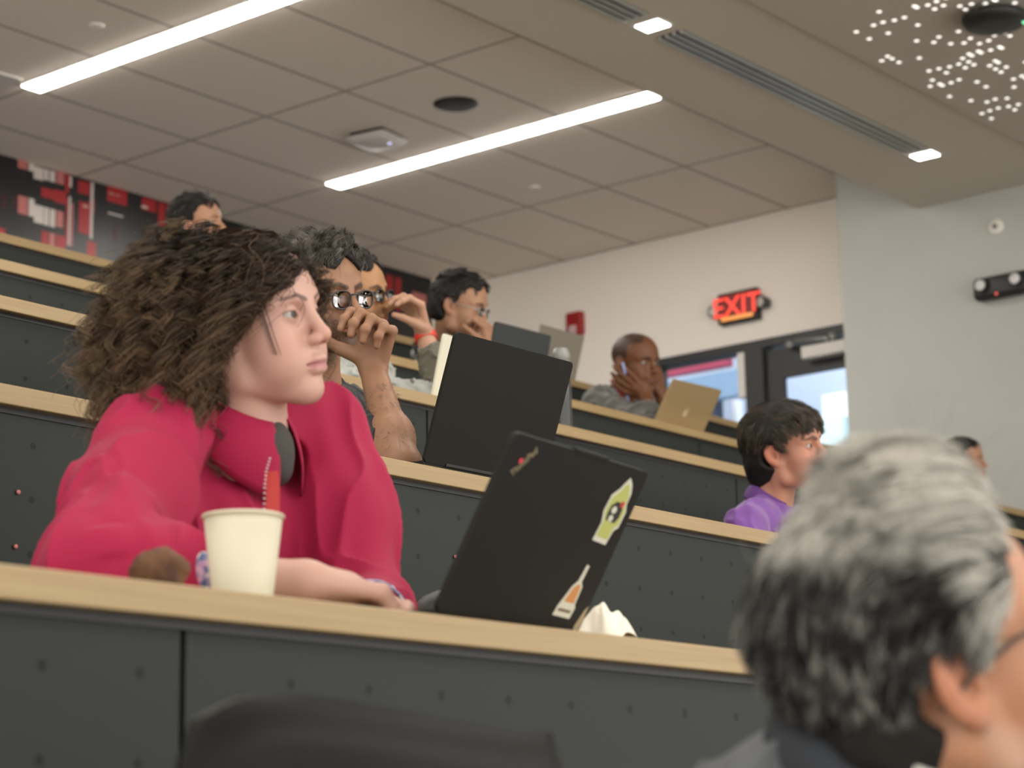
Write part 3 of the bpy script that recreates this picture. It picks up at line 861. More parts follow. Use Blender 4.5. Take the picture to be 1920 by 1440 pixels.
# ---------------------------------------------------------------- mural on the back wall
mur = thing('wall_mural', 'red, white and black block-pattern mural along the top of the back wall', 'mural', (0, BY, 0))
cols = [mat('mural_black', (.012, .012, .014), .35, var=.5, vscale=2), mat('mural_white', (.62, .56, .52), .4), mat('mural_red', (.36, .018, .022), .4), mat('mural_pink', (.50, .16, .15), .4), mat('mural_dark_red', (.05, .008, .01), .4)]
ci = dict(w=1, r=2, p=3, d=4)
bm = bmesh.new(); add_box(bm, (4.5, -.012, FLOOR[5]), (11.66, -.001, CEIL), mi=0)
rects = [(7.93, 8.00, 4.15, 4.26, 'p'), (8.01, 8.05, 4.15, 4.26, 'w'), (8.05, 8.12, 4.11, 4.22, 'w'), (8.125, 8.16, 4.12, 4.22, 'w'), (8.17, 8.21, 4.12, 4.22, 'w'), (8.22, 8.28, 4.12, 4.23, 'p'), (8.29, 8.32, 4.08, 4.23, 'r'), (8.32, 8.34, 4.12, 4.22, 'w'), (8.39, 8.48, 4.10, 4.21, 'r'), (8.49, 8.51, 3.83, 4.22, 'w'), (7.94, 8.01, 3.87, 4.01, 'p'), (8.02, 8.06, 3.87, 4.01, 'w'), (8.06, 8.13, 3.84, 3.98, 'w'), (8.135, 8.17, 3.84, 3.98, 'w'), (8.18, 8.22, 3.84, 3.98, 'w'), (8.23, 8.28, 3.85, 3.98, 'p'), (8.11, 8.21, 4.01, 4.10, 'r'), (8.21, 8.30, 4.00, 4.11, 'r'), (8.30, 8.315, 3.75, 4.07, 'r'), (8.32, 8.335, 3.75, 4.09, 'w'), (8.34, 8.355, 3.75, 4.05, 'p'), (8.40, 8.49, 3.85, 4.08, 'r'), (8.48, 8.52, 4.00, 4.11, 'r'), (8.43, 8.47, 4.02, 4.06, 'w'), (8.35, 8.39, 4.04, 4.07, 'p'), (8.12, 8.17, 3.7, 3.83, 'r'), (8.18, 8.22, 3.7, 3.83, 'p'), (8.23, 8.30, 3.7, 3.83, 'r'), (8.47, 8.54, 3.7, 3.84, 'r'), (8.62, 8.78, 4.10, 4.24, 'r'), (8.63, 8.675, 4.20, 4.25, 'w'), (8.69, 8.72, 4.20, 4.25, 'w'), (8.735, 8.775, 4.20, 4.25, 'w'), (8.63, 8.675, 4.15, 4.185, 'w'), (8.69, 8.72, 4.15, 4.185, 'w'), (8.735, 8.775, 4.15, 4.185, 'w'), (8.63, 8.75, 4.02, 4.06, 'w'), (8.68, 8.71, 3.86, 3.98, 'd'), (8.90, 9.02, 4.11, 4.22, 'r'), (8.90, 8.95, 4.19, 4.22, 'w'), (8.97, 9.02, 4.19, 4.22, 'w'), (8.90, 8.95, 4.12, 4.165, 'w'), (8.97, 9.02, 4.13, 4.165, 'w'), (9.04, 9.09, 4.03, 4.22, 'r'), (9.10, 9.14, 4.03, 4.22, 'r'), (7.82, 7.85, 3.88, 3.99, 'd'), (7.90, 7.92, 3.89, 4.00, 'd'), (7.80, 7.85, 3.7, 3.78, 'r'), (11.05, 11.13, 3.9, 4.17, 'd'), (11.17, 11.33, 3.9, 4.17, 'r'), (11.24, 11.27, 3.9, 4.17, 'd'), (11.45, 11.60, 4.0, 4.10, 'p'), (11.47, 11.64, 3.9, 3.98, 'd')]
for i, (x0, x1, z0, z1, c) in enumerate(rects):
    e = .0002 * (i % 7)
    add_box(bm, (x0, -.0135 - e, z0 + E0), (x1, -.011, z1 + E0 - .03), mi=ci[c])
g = np.random.default_rng(3)
for k in range(70):      # the pattern carries on where heads and desks cover it
    x = g.uniform(4.6, 11.5); z = FLOOR[5] + g.uniform(.2, 2.4); w = g.choice([.04, .07, .1]); hh = g.choice([.08, .15, .3])
    if 7.75 < x < 9.2 and z + hh > 3.6 + E0: continue
    if x > 10.9 and z + hh > 3.85 + E0: continue
    add_box(bm, (x, -.0135, z), (x + w, -.011, z + hh), mi=int(g.integers(1, 5)))
bm_obj('printed_panel', bm, cols, mur)

# ---------------------------------------------------------------- tiered desks
seam0 = [1.443, 1.406, 1.36, 1.31, 1.26]
ROW_END = [GX - .05] * 4 + [float(atY(1592, 838, 5.92)[0])]
names = ['nearest tiered desk with cup and stickered laptop on its maple top', 'second tiered desk up, bearing the large black laptop', 'third tiered desk up, bearing the white laptop', 'fourth tiered desk up, bearing the gold laptop', 'topmost tiered desk, last below the mural wall']
for i in range(5):
    Y, Z = ROW_Y[i], ROW_Z[i]
    t = thing('tiered_desk', names[i], 'desk', (0, Y, FLOOR[i]), group='tiered lecture desks')
    x0, x1 = -.6, ROW_END[i]
    z = Z - FLOOR[i]
    o = box('desk_top', (x0, 0, z - .031), (x1, .42, z), WOOD, t, .0022)
    o = box('shade_strip', (x0, .018, z - .040), (x1, .045, z - .031), M_black, t)  # added black strip standing for the shade line under the desk top
    s = seam0[i] - 1.46 * math.ceil((seam0[i] - x0) / 1.46)
    while s < x1:
        a, b = max(s + .0035, x0), min(s + 1.46 - .0035, x1)
        if b - a > .05:
            bm = bmesh.new(); add_box(bm, (a - s, 0, -(z - .040)), (b - s, .019, 0), .0012)
            o = bm_obj('front_panel', bm, PANEL, t); o.location = (s, .02, z - .040)
        s += 1.46
    box('panel_backing', (x0, .0395, 0), (x1, .047, z - .041), M_black, t)

# ---------------------------------------------------------------- glazed door, sidelight and what shows through them
d = struct(thing('door_1', 'black glazed door with closer arm', 'door', (WX, 0, 0)))
for k in ('label', 'category'): del d[k]
FL = FLOOR[5]
bm = bmesh.new()
add_box(bm, (-.02, GY, DH - .055), (.12, D1, DH)); add_box(bm, (-.02, 7.56, FL), (.12, 7.70, DH - .055)); add_box(bm, (-.02, 8.41, FL), (.12, D1, DH - .055)); add_box(bm, (-.02, 7.70, FL), (.12, 8.41, FL + .12))
bm_obj('door_frame', bm, M_frame, d)
bm = bmesh.new()
add_box(bm, (.02, 6.70, DH - .27), (.065, 7.555, DH - .075)); add_box(bm, (.02, 7.435, FL + .02), (.065, 7.555, DH - .27)); add_box(bm, (.02, 6.70, FL + .02), (.065, 6.80, DH - .27)); add_box(bm, (.02, 6.80, FL + .02), (.065, 7.435, FL + .25))
bm_obj('door_leaf', bm, M_frame, d)
box('glass_pane', (.038, 6.80, FL + .25), (.046, 7.435, DH - .27), M_glass, d)
box('door_closer', (-.075, 6.72, DH - .195), (.02, 7.235, DH - .115), M_plast, d, .006)
bm = bmesh.new(); add_tube(bm, [(-.05, 7.05, DH - .115), (-.055, 7.05, DH - .085), (-.035, 7.3, DH - .06)], .012, 8); bm_obj('closer_arm', bm, M_alu, d)
for y in (7.02, 7.34):
    bm = bmesh.new(); add_lathe(bm, [(0, 0), (.024, .004), (.026, .03), (.0, .034)], 16, M=Matrix.Translation((-.02, y, DH - .075)) @ Matrix.Rotation(-math.pi / 2, 4, 'Y')); bm_obj('door_stop', bm, M_alu, d)
w = struct(bpy.data.objects.new('window_1', None)); COL.objects.link(w); w.location = (WX, 0, 0)
box('window_pane', (.05, 7.70, FL + .12), (.058, 8.41, DH - .055), M_glass, w)
box('window_mullion', (-.01, 7.705, DH - .36), (.05, 7.765, DH - .06), M_plast, w, .004)
# the hallway beyond: pale wall, red band, dark cladding and a bright glazed far side
HX = 15.5
M_pale = mat('hall_wall_blue', (.42, .52, .68), .7); M_navy = mat('hall_cladding_navy', (.02, .03, .06), .6)
struct(box('wall_hall', (HX, 3, 0), (HX + .1, 14, 6.5), M_pale))
struct(box('floor', (WX + .15, 3, FL - .1), (HX, 14, FL), mat('hall_floor', (.45, .47, .5), .4)))
def hall(name, lab, cat, pa, pb, X, m, thick=.1):
    a, b = atX(*pa, X), atX(*pb, X)
    zc = (a[2] + b[2]) / 2; hz = max(abs(a[2] - b[2]) / 2, .06)
    a[2], b[2] = zc - hz, zc + hz
    o = box(name, (X - thick, min(a[1], b[1]), max(FL, min(a[2], b[2]))), (X, max(a[1], b[1]), max(a[2], b[2])), m); return tag(o, lab, cat)
hall('red_beam', 'red beam high on the hallway wall seen through the sidelight', 'beam', (1230, 702), (1374, 674), HX - .3, mat('beam_red', (.34, .03, .08), .5))
hall('dark_cladding', 'dark navy cladding low in the sidelight behind the gold laptop', 'cladding', (1220, 735), (1377, 1300), HX - .6, M_navy)
hall('blue_rail', 'blue rail band above the navy cladding in the sidelight', 'rail', (1220, 728), (1405, 742), HX - .7, mat('rail_blue', (.16, .27, .42), .5))
hall('white_column', 'bright white column at the bottom of the sidelight by the mullion', 'column', (1392, 752), (1408, 1300), HX - .2, mat('column_white', (.85, .9, .95), .6))
hall('white_notice_board', 'white board on the hallway wall seen through the door glass', 'board', (1553, 745), (1610, 787), HX - .1, mat('board_white', (.85, .86, .9), .6))
hall('glass_balustrade', 'pale turquoise balustrade low in the door glass', 'balustrade', (1535, 792), (1620, 1300), HX - .4, mat('balustrade_pale', (.60, .80, .82), .4))

# ---------------------------------------------------------------- wall fittings
def font_obj(name, txt, size, m, parent, M, ext=.002, bold=0.0, align='CENTER'):
    cu = bpy.data.curves.new(name, 'FONT'); cu.body = txt; cu.size = size; cu.extrude = ext; cu.align_x = align; cu.align_y = 'CENTER'; cu.offset = bold
    tmp = bpy.data.objects.new('tmp', cu); COL.objects.link(tmp)
    dg = bpy.context.evaluated_depsgraph_get(); me = bpy.data.meshes.new_from_object(tmp.evaluated_get(dg))
    bpy.data.objects.remove(tmp); o = link(name, me, parent); me.materials.clear(); me.materials.append(m); o.matrix_local = M
    return o
ec = atX(1391, 577, WX); t = thing('exit_sign', 'black exit sign with glowing red letters and two lamp heads above the door', 'exit sign', tuple(ec))
SX = .155; SH = .105
bm = bmesh.new(); add_box(bm, (-.06, -SX, -SH), (0, SX, SH), .012); bm_obj('housing', bm, mat('exit_black', (.015, .014, .014), .5), t)
box('lit_face', (-.0645, -.125, -.088), (-.058, .125, .088), mat('exit_face', (.05, .004, .004), .4, emit=(.5, .03, .02), estr=.16), t, .002)
font_obj('letters', 'EXIT', .185, mat('exit_red', (.5, .02, .02), .4, emit=(1, .07, .04), estr=.75), t, rot_m(((0, -1, 0), (0, 0, 1), (-1, 0, 0)), (-.066, 0, -.002)), .0015, .002)
box('lit_lower_band', (-.0655, -.125, -.088), (-.0645, .125, -.062), mat('exit_amber', (.4, .2, .05), .4, emit=(1, .36, .08), estr=.5), t)
for sg in (1, -1):
    bm = bmesh.new(); M = Matrix.Translation((-.03, sg * .195, -.005)) @ Matrix.Rotation(-math.pi / 2, 4, 'Y') @ Matrix.Rotation(.35 * sg, 4, 'X')
    add_lathe(bm, [(0, -.03), (.03, -.03), (.043, .02), (.043, .034), (.038, .036)], 24, M=M); lh = bm_obj('lamp_head', bm, mat('lamp_shell', (.05, .05, .05), .4), t)
    bm = bmesh.new(); add_lathe(bm, [(0, .034), (.037, .035), (.03, .042), (0, .046)], 24, M=M); bm_obj('lamp_lens', bm, mat('lamp_lens', (.6, .58, .53), .2), lh)
fa = atX(1083, 609, WX); t = thing('fire_alarm', 'red fire alarm strobe on the white wall behind the grey laptop', 'fire alarm', tuple(fa))
box('housing', (-.055, -.068, -.085), (0, .068, .085), mat('alarm_red', (.33, .012, .014), .4), t, .015)
box('strobe_lens', (-.07, -.03, -.075), (-.052, .03, -.015), mat('strobe_clear', (.6, .45, .45), .25), t, .006)
dc = atX(1869, 426, GX); t = thing('wall_sensor', 'round white sensor high on the grey wall', 'sensor', tuple(dc))
RY = Matrix.Rotation(-math.pi / 2, 4, 'Y')
bm = bmesh.new(); add_lathe(bm, [(.05, 0), (.05, .012), (.035, .022), (0, .024)], 36, M=RY); bm_obj('base', bm, mat('sensor_white', (.82, .79, .72), .4), t)
bm = bmesh.new(); add_lathe(bm, [(.015, .022), (.014, .03), (0, .031)], 20, M=RY); bm_obj('sensing_dot', bm, mat('sensor_grey', (.2, .19, .18), .5), t)
el = atX(1886, 539, GX); t = thing('emergency_light', 'black twin-head emergency light on the grey wall', 'emergency light', tuple(el))
bm = bmesh.new(); add_box(bm, (-.085, -.175, -.068), (0, .175, .068), .03); bm_obj('housing', bm, mat('emergency_black', (.014, .014, .014), .45), t, True)
for sg in (1, -1):
    bm = bmesh.new(); M = Matrix.Translation((-.075, sg * .11, .012)) @ RY
    add_lathe(bm, [(.042, 0), (.042, .03), (.035, .034)], 28, M=M); lh = bm_obj('lamp_head', bm, M_black, t)
    bm = bmesh.new(); add_lathe(bm, [(.034, .03), (.03, .04), (0, .044)], 24, M=M); bm_obj('lamp_lens', bm, mat('lamp_clear', (.75, .75, .75), .15), lh)
bm = bmesh.new(); add_lathe(bm, [(0, 0), (.008, .003), (0, .006)], 12, M=Matrix.Translation((-.084, .02, -.05)) @ RY); bm_obj('status_light', bm, mat('led_red', (.3, .02, .02), emit=(1, .15, .12), estr=.8), t)
# ---------------------------------------------------------------- laptops
def laptop(lab, x, y, z, yaw, lean, w, h, lid_m, base_m, screen=(.02, .02, .025), rad=.010, depth=None, group='open laptops', logo=None):
    """Seen from behind: the lid leans toward -y, the keyboard lies behind it."""
    t = thing('laptop', lab, 'laptop', (x, y, z), yaw, group)
    depth = depth or h
    bm = bmesh.new(); add_box(bm, (0, .004, .003), (w, depth, .016), .003); bm_obj('base', bm, base_m, t)
    box('keyboard', (.015, .03, .016), (w - .015, depth * .62, .0175), M_black, t)
    bm = bmesh.new()
    pts = []
    for cx, cy, a0 in ((rad, rad, 180), (w - rad, rad, 270), (w - rad, h - rad, 0), (rad, h - rad, 90)):
        for k in range(5):
            a = math.radians(a0 + k * 22.5); pts.append((cx + rad * math.cos(a), cy + rad * math.sin(a)))
    L = rot_m(((1, 0, 0), (0, -math.sin(lean), math.cos(lean)), (0, -math.cos(lean), -math.sin(lean))), (0, .006, .012))
    add_prism(bm, pts, -.0035, .0035); lid = bm_obj('lid', bm, lid_m, t); lid.matrix_local = L
    box('screen', (.006, .008, -.0045), (w - .006, h - .006, -.0036), mat('laptop_screen', screen, .25), lid)
    for hx in (w * .15, w * .78):
        bm = bmesh.new(); add_tube(bm, [(hx, .008, .014), (hx + w * .07, .008, .014)], .006, 10); bm_obj('hinge', bm, base_m, t)
    return t, lid
LB = mat('laptop_black', (.0075, .0066, .005), .6, spec=.25, bump=.05, bscale=900)
LB2 = mat('laptop_black_matte', (.010, .009, .007), .65, spec=.22)
t, lid = laptop('black laptop with three stickers standing open on the nearest desk', 1.847, 1.609, ROW_Z[0], .148, .512, .319, .220, LB, LB)
# camera bump along the top edge of the lid
bm = bmesh.new(); add_box(bm, (.135, .2165, -.003), (.215, .223, .0042), .0012); bm_obj('camera_bar', bm, LB, lid)
def flat(name, pts, m, parent, z0=.0035, th=.0004):
    bm = bmesh.new(); add_prism(bm, pts, z0, z0 + th); return bm_obj(name, bm, m, parent)
# lettering badge in the upper corner, set at a slant
Rb = Matrix.Translation((.036, .196, .0038)) @ Matrix.Rotation(math.radians(-10), 4, 'Z')
lg = font_obj('logo', 'ThinkPad', .0125, mat('badge_tan', (.33, .27, .15), .4), lid, Matrix.Translation((.040, .190, .0039)) @ Matrix.Rotation(math.radians(50), 4, 'Z'), .0002)
flat('logo_dot', [(.0325 + .0028 * math.cos(a * .5), .1905 + .0028 * math.sin(a * .5)) for a in range(13)], mat('badge_red', (.6, .03, .05), .4, emit=(.8, .05, .08), estr=.3), lid, .0038)
# yellow green bottle shaped sticker with a dark figure
def rotp(pts, c, a, s=1):
    ca, sa = math.cos(a), math.sin(a); return [(c[0] + s * (x * ca - y * sa), c[1] + s * (x * sa + y * ca)) for x, y in pts]
c1 = (.279, .163); a1 = math.radians(-4)
out1 = [(-.015, -.040), (.011, -.040), (.013, -.022), (.019, -.016), (.019, .004), (.014, .012), (.013, .026), (.007, .036), (-.001, .042), (-.006, .034), (-.010, .026), (-.019, .016), (-.020, -.004), (-.014, -.018)]
out1 = [(x * 1.25, y) for x, y in out1]
sw = mat('sticker_white', (.62, .60, .50), .45)
st1 = flat('sticker', rotp(out1, c1, a1, 1.06), sw, lid)
st1['label'] = 'yellow green sticker with a dark round figure'
flat('sticker_print', rotp(out1, c1, a1, .9), mat('sticker_lime', (.45, .47, .13), .45), st1, .0039, .0001)
flat('sticker_figure', rotp([(-.013, -.014), (.010, -.014), (.015, -.006), (.014, .006), (.006, .012), (-.006, .012), (-.015, .005), (-.016, -.006)], c1, a1), mat('sticker_dark', (.02, .02, .02), .5), st1, .0040, .0001)
for cx, cy, r in ((-.004, .001, .006), (-.003, -.010, .0055)):
    flat('sticker_spot', rotp([(cx + r * math.cos(k * .5236), cy + r * .8 * math.sin(k * .5236)) for k in range(12)], c1, a1), sw, st1, .0041, .0001)
flat('sticker_bow', rotp([(.004, .008), (.012, .006), (.013, .014), (.005, .015)], c1, a1), mat('sticker_red', (.5, .03, .04), .5), st1, .0041, .0001)
# orange sticker, wide white foot and a thin neck
c2 = (.268, .052); a2 = math.radians(-2)
out2 = [(-.024, -.030), (.016, -.030), (.018, -.016), (.014, -.012), (.0125, .010), (.006, .016), (.007, .036), (.001, .037), (-.002, .016), (-.010, .008), (-.018, -.010), (-.022, -.018)]
st2 = flat('sticker', rotp(out2, c2, a2, 1.05), sw, lid)
st2['label'] = 'orange sticker with a thin neck and white foot'
flat('sticker_print', rotp([(-.014, -.012), (.011, -.012), (.0095, .009), (.003, .014), (-.006, .008)], c2, a2), mat('sticker_orange', (.55, .24, .08), .45), st2, .0039, .0001)
flat('sticker_stripe', rotp([(-.019, -.025), (.012, -.025), (.013, -.021), (-.018, -.021)], c2, a2), mat('sticker_brown', (.16, .11, .07), .5), st2, .0039, .0001)
flat('sticker', [(.305, .002), (.3165, .002), (.3165, .040), (.311, .034), (.303, .012)], mat('sticker_kraft', (.36, .27, .16), .5), lid)['label'] = 'tan torn sticker at the lid corner'
t2, lid2 = laptop('large black laptop on the second desk in front of the raised fist', 3.034, 2.672, ROW_Z[1], -.001, .344, .355, .250, LB2, LB2)
box('hinge_cover', (.06, .0, .0025), (.295, .006, .006), M_black, lid2, .001)
M_ivory = mat('laptop_ivory', (.70, .68, .55), .5)
laptop('white laptop on the third desk, mostly behind the large black laptop', 4.452, 3.896, ROW_Z[2], .139, .232, .297, .21, M_ivory, M_ivory)
M_gold = mat('laptop_gold', (.50, .37, .20), .38, metal=.45)
t5, lid5 = laptop('gold laptop with a pale fruit mark on the fourth desk', 6.997, 4.967, ROW_Z[3], -.063, .588, .311, .215, M_gold, mat('laptop_gold_edge', (.62, .55, .45), .35, metal=.4))
bm = bmesh.new()
M_fruit = mat('fruit_mark', (.72, .60, .38), .3, metal=.3)
app = [(0, .012), (.005, .0135), (.0105, .011), (.0085, .006), (.0085, .001), (.0115, -.004), (.008, -.012), (.004, -.0145), (0, -.013), (-.004, -.0145), (-.009, -.011), (-.0125, -.003), (-.012, .006), (-.008, .012), (-.004, .0135)]
lp = flat('logo', [(.155 + x * 1.15, .09 + y * 1.15) for x, y in app], M_fruit, lid5)
flat('logo_leaf', [(.155, .108), (.161, .112), (.162, .118), (.156, .115)], M_fruit, lp)
laptop('dark slate laptop on the fourth desk in front of the man in the black jacket', 5.902, 4.903, ROW_Z[3], -.032, .229, .309, .22, mat('laptop_slate', (.02, .025, .026), .5), LB2)
t7, lid7 = laptop('plain grey laptop on the topmost desk below the red fire alarm', 0, 0, ROW_Z[4], 0, .3, .32, .23, mat('laptop_grey', (.30, .27, .22), .45, metal=.3), mat('laptop_grey', (.3, .27, .22)))
gp = atY(1000, 690, 6.02); t7.location = (gp[0] - .02, 6.02, ROW_Z[4])

# ---------------------------------------------------------------- things on the desks
t = thing('paper_cup', 'white paper coffee cup on the nearest desk', 'cup', (1.655, 1.72, ROW_Z[0]), group=None)
bm = bmesh.new(); add_lathe(bm, [(.0, .004), (.0285, .004), (.0300, 0), (.0305, .002), (.0425, .108), (.0415, .108), (.0295, .006), (0, .006)], 48, cap=False); bm_obj('cup_body', bm, mat('cup_paper', (.60, .565, .425), .55, sss=.1), t, True)
bm = bmesh.new(); N = 48
add_tube(bm, [(.0428 * math.cos(2 * math.pi * k / N), .0428 * math.sin(2 * math.pi * k / N), .1085) for k in range(N)], .0021, 10, closed=True); bm_obj('rolled_rim', bm, mat('cup_paper'), t, True)
def lumpy(name, fn, lo, hi, h, m, col=None):
    V, F = sdf_mesh(fn, lo, hi, h); return np_mesh(name, V, F, m, None, col=None if col is None else col(V))
mc = atY(300, 1078, 1.70); mc[2] = ROW_Z[0]
mp = mc + [0, 0, .026]
def muffin(P):
    d = ell(P, mp + [0, 0, .012], (.031, .030, .020)); d = smin(d, cap(P, mp + [0, 0, -.022], mp, .020, .026), .01)
    return smax(d + .0035 * noise(P, 110, 2, 3), mc[2] + .0005 - P[:, 2], .001)
def muf_col(V):
    n = np.clip(.5 + .5 * noise(V.astype(np.float32), 90, 6, 2), 0, 1)[:, None]; return np.array([.05, .018, .007]) * (1 - n) + np.array([.17, .075, .028]) * n
tag(lumpy('muffin', muffin, mp - .06, mp + .06, .0012, mat('muffin_crumb', attr='Col', rough=.8), muf_col), 'brown half eaten muffin beside the paper cup', 'muffin')
def crumple(name, lab, cat, c, sx, sy, sz, seed, m, rz=0):
    """A folded paper napkin: a creased sheet with real thickness."""
    n = 22; bm = bmesh.new(); g = np.random.default_rng(seed); vs = []
    for side in (0, 1):
        for i in range(n + 1):
            for j in range(n + 1):
                u, v = i / n * 2 - 1, j / n * 2 - 1
                q = np.array([[u, v, seed]], np.float32)
                z = sz * max(0, min(1, 1.9 * (1 - abs(u + .12))) * (.82 + .18 * noise(q, 3.1, seed, 2)[0]) * (1 - .5 * v * v)) - .25 * sz
                x = sx * (u + .15 * noise(q, 2.2, seed + 1, 1)[0]); y = sy * (v + .12 * noise(q, 2.5, seed + 2, 1)[0])
                cr, sr = math.cos(rz), math.sin(rz)
                vs.append(bm.verts.new((c[0] + x * cr - y * sr, c[1] + x * sr + y * cr, c[2] + max(.0006, z) + side * .0012)))
    K = (n + 1) ** 2
    for i in range(n):
        for j in range(n):
            a, b, cc, dd = i * (n + 1) + j, (i + 1) * (n + 1) + j, (i + 1) * (n + 1) + j + 1, i * (n + 1) + j + 1
            bm.faces.new((vs[K + a], vs[K + b], vs[K + cc], vs[K + dd])); bm.faces.new((vs[dd], vs[cc], vs[b], vs[a]))
    rim = [i * (n + 1) for i in range(n + 1)] + [n * (n + 1) + j for j in range(1, n + 1)] + [i * (n + 1) + n for i in range(n - 1, -1, -1)] + [j for j in range(n - 1, 0, -1)]
    for a, b in zip(rim, rim[1:] + rim[:1]): bm.faces.new((vs[a], vs[b], vs[K + b], vs[K + a]))
    return tag(bm_obj(name, bm, m), lab, cat)
M_nap = mat('napkin_paper', (.80, .76, .62), .8)
nc = atY(1137, 1183, 1.66)
crumple('paper_napkin', 'crumpled white napkin behind the right edge of the stickered laptop', 'napkin', (nc[0] + .01, 1.66, ROW_Z[0]), .062, .03, .082, 3, M_nap, .2)
mn = atY(335, 1098, 1.66)
crumple('paper_napkin', 'flat white napkin under the muffin', 'napkin', (mn[0], 1.66, ROW_Z[0]), .04, .035, .012, 8, M_nap, .1)
# charger cable looping up behind the laptop
bm = bmesh.new(); pts = [atY(x, y, Y) for x, y, Y in ((770, 1160, 1.95), (779, 1141, 1.94), (800, 1124, 1.93), (828, 1113, 1.92), (860, 1112, 1.91), (895, 1128, 1.9), (910, 1165, 1.9))]
for q in pts: q[2] = max(q[2], ROW_Z[0] + .004)
add_tube(bm, pts, .0055, 10); tag(bm_obj('charger_cable', bm, mat('cable_grey', (.10, .11, .11), .4)), 'dark grey charger cable looping up behind the stickered laptop', 'cable')
# plate and bottle further up
pc = atY(770, 672, 4.95); t = thing('paper_plate', 'cream paper plate on the fourth desk behind the raised arm', 'plate', (pc[0], 4.95, ROW_Z[3]))
bm = bmesh.new(); add_lathe(bm, [(0, .002), (.055, .002), (.085, .018), (.087, .0185), (.057, 0), (0, 0)], 36, cap=False); bm_obj('plate_body', bm, mat('plate_cream', (.75, .66, .42), .5), t, True)
bc = atY(1053, 700, 4.05); t = thing('water_bottle', 'clear bottle with a grey cap behind the large black laptop', 'bottle', (bc[0], 4.05, ROW_Z[2]))
zt = atY(1062, 657, 4.05)[2] - ROW_Z[2]
bm = bmesh.new(); add_lathe(bm, [(0, 0), (.027, 0), (.029, .006), (.029, zt * .62), (.027, zt * .72), (.028, zt * .8), (0, zt * .8)], 32); bm_obj('bottle_body', bm, mat('bottle_smoke', (.02, .02, .02), .1, coat=.4), t)
bm = bmesh.new(); add_lathe(bm, [(.029, zt * .80), (.029, zt * .87), (.0, zt * .87)], 32); bm_obj('bottle_collar', bm, mat('bottle_silver', (.6, .6, .57), .25, metal=.8), t)
bm = bmesh.new(); add_lathe(bm, [(.026, zt * .87), (.027, zt * .95), (.021, zt), (0, zt)], 32); bm_obj('bottle_cap', bm, mat('cap_grey', (.25, .25, .24), .3), t)

# ---------------------------------------------------------------- lecture chair in front of the nearest desk
ch = thing('lecture_chair', 'black high-back lecture chair tucked against the nearest desk panel', 'chair', (1.26, .95, 0))
M_ch = mat('chair_black', (.0035, .0035, .0035), .5, spec=.18)
top = [(330, 1440), (341, 1385), (365, 1350), (402, 1326), (440, 1308), (480, 1301), (540, 1307), (620, 1320), (700, 1335), (800, 1353), (900, 1368), (970, 1374), (1028, 1374), (1036, 1380), (1042, 1440)]
P3 = [atY(x, y, 1.15) for x, y in top]
ox = np.array([1.26, .95, 0])
bm = bmesh.new(); rows = []
for kz in range(7):
    rows.append([])
for p in P3: pass
def chair_pt(x, z, back):
    u = (x - 1.258) / .21; bow = .035 * (1 - u * u); lean = .10 * (z - 1.05)
    return np.array([x, 1.15 - bow * .6 + lean + (back), z]) - ox
N = 26; xs = np.linspace(P3[0][0], P3[-1][0], N)
px_ = np.array([p[0] for p in P3]); pz_ = np.array([p[2] for p in P3]); px_ = np.maximum.accumulate(px_ + np.arange(len(px_)) * 1e-5)
zt_ = np.interp(xs, px_, pz_); zb = .56; M_ = 14
front, rear = [], []
for i in range(N):
    f, r = [], []
    for j in range(M_):
        s = j / (M_ - 1); z = zb + (zt_[i] - zb) * s
        edge = min(1, min(i, N - 1 - i) / 2.5, (M_ - 1 - j) / 2 + .15); th = .020 * math.sqrt(max(.05, edge))
        f.append(bm.verts.new(tuple(chair_pt(xs[i], z, -th)))); r.append(bm.verts.new(tuple(chair_pt(xs[i], z, th))))
    front.append(f); rear.append(r)
for i in range(N - 1):
    for j in range(M_ - 1):
        bm.faces.new((front[i][j], front[i + 1][j], front[i + 1][j + 1], front[i][j + 1])); bm.faces.new((rear[i][j + 1], rear[i + 1][j + 1], rear[i + 1][j], rear[i][j]))
    bm.faces.new((front[i][-1], front[i + 1][-1], rear[i + 1][-1], rear[i][-1])); bm.faces.new((rear[i][0], rear[i + 1][0], front[i + 1][0], front[i][0]))
for j in range(M_ - 1):
    bm.faces.new((front[0][j + 1], rear[0][j + 1], rear[0][j], front[0][j])); bm.faces.new((rear[-1][j + 1], front[-1][j + 1], front[-1][j], rear[-1][j]))
bm_obj('backrest', bm, M_ch, ch, True)
bm = bmesh.new(); add_box(bm, (-.22, -.30, .40), (.22, .14, .46), .025); bm_obj('seat', bm, M_ch, ch, True)
bm = bmesh.new(); add_tube(bm, [(0, .06, .38), (0, .22, .42), (0, .235, .62)], .022, 10); bm_obj('back_support', bm, M_black, ch)
bm = bmesh.new(); add_lathe(bm, [(.028, .06), (.028, .40)], 20); bm_obj('gas_column', bm, M_black, ch)
for k in range(5):
    a = k * 2 * math.pi / 5 + .3
    bm = bmesh.new(); add_tube(bm, [(0, 0, .085), (.27 * math.cos(a), .27 * math.sin(a), .065)], [.022, .014], 8); lg = bm_obj('leg', bm, M_black, ch)
    bm = bmesh.new(); add_lathe(bm, [(.0, -.012), (.026, -.012), (.026, .012), (0, .012)], 16, M=Matrix.Translation((.27 * math.cos(a), .27 * math.sin(a), .027)) @ Matrix.Rotation(a, 4, 'Z') @ Matrix.Rotation(math.pi / 2, 4, 'X')); bm_obj('caster', bm, M_black, lg)
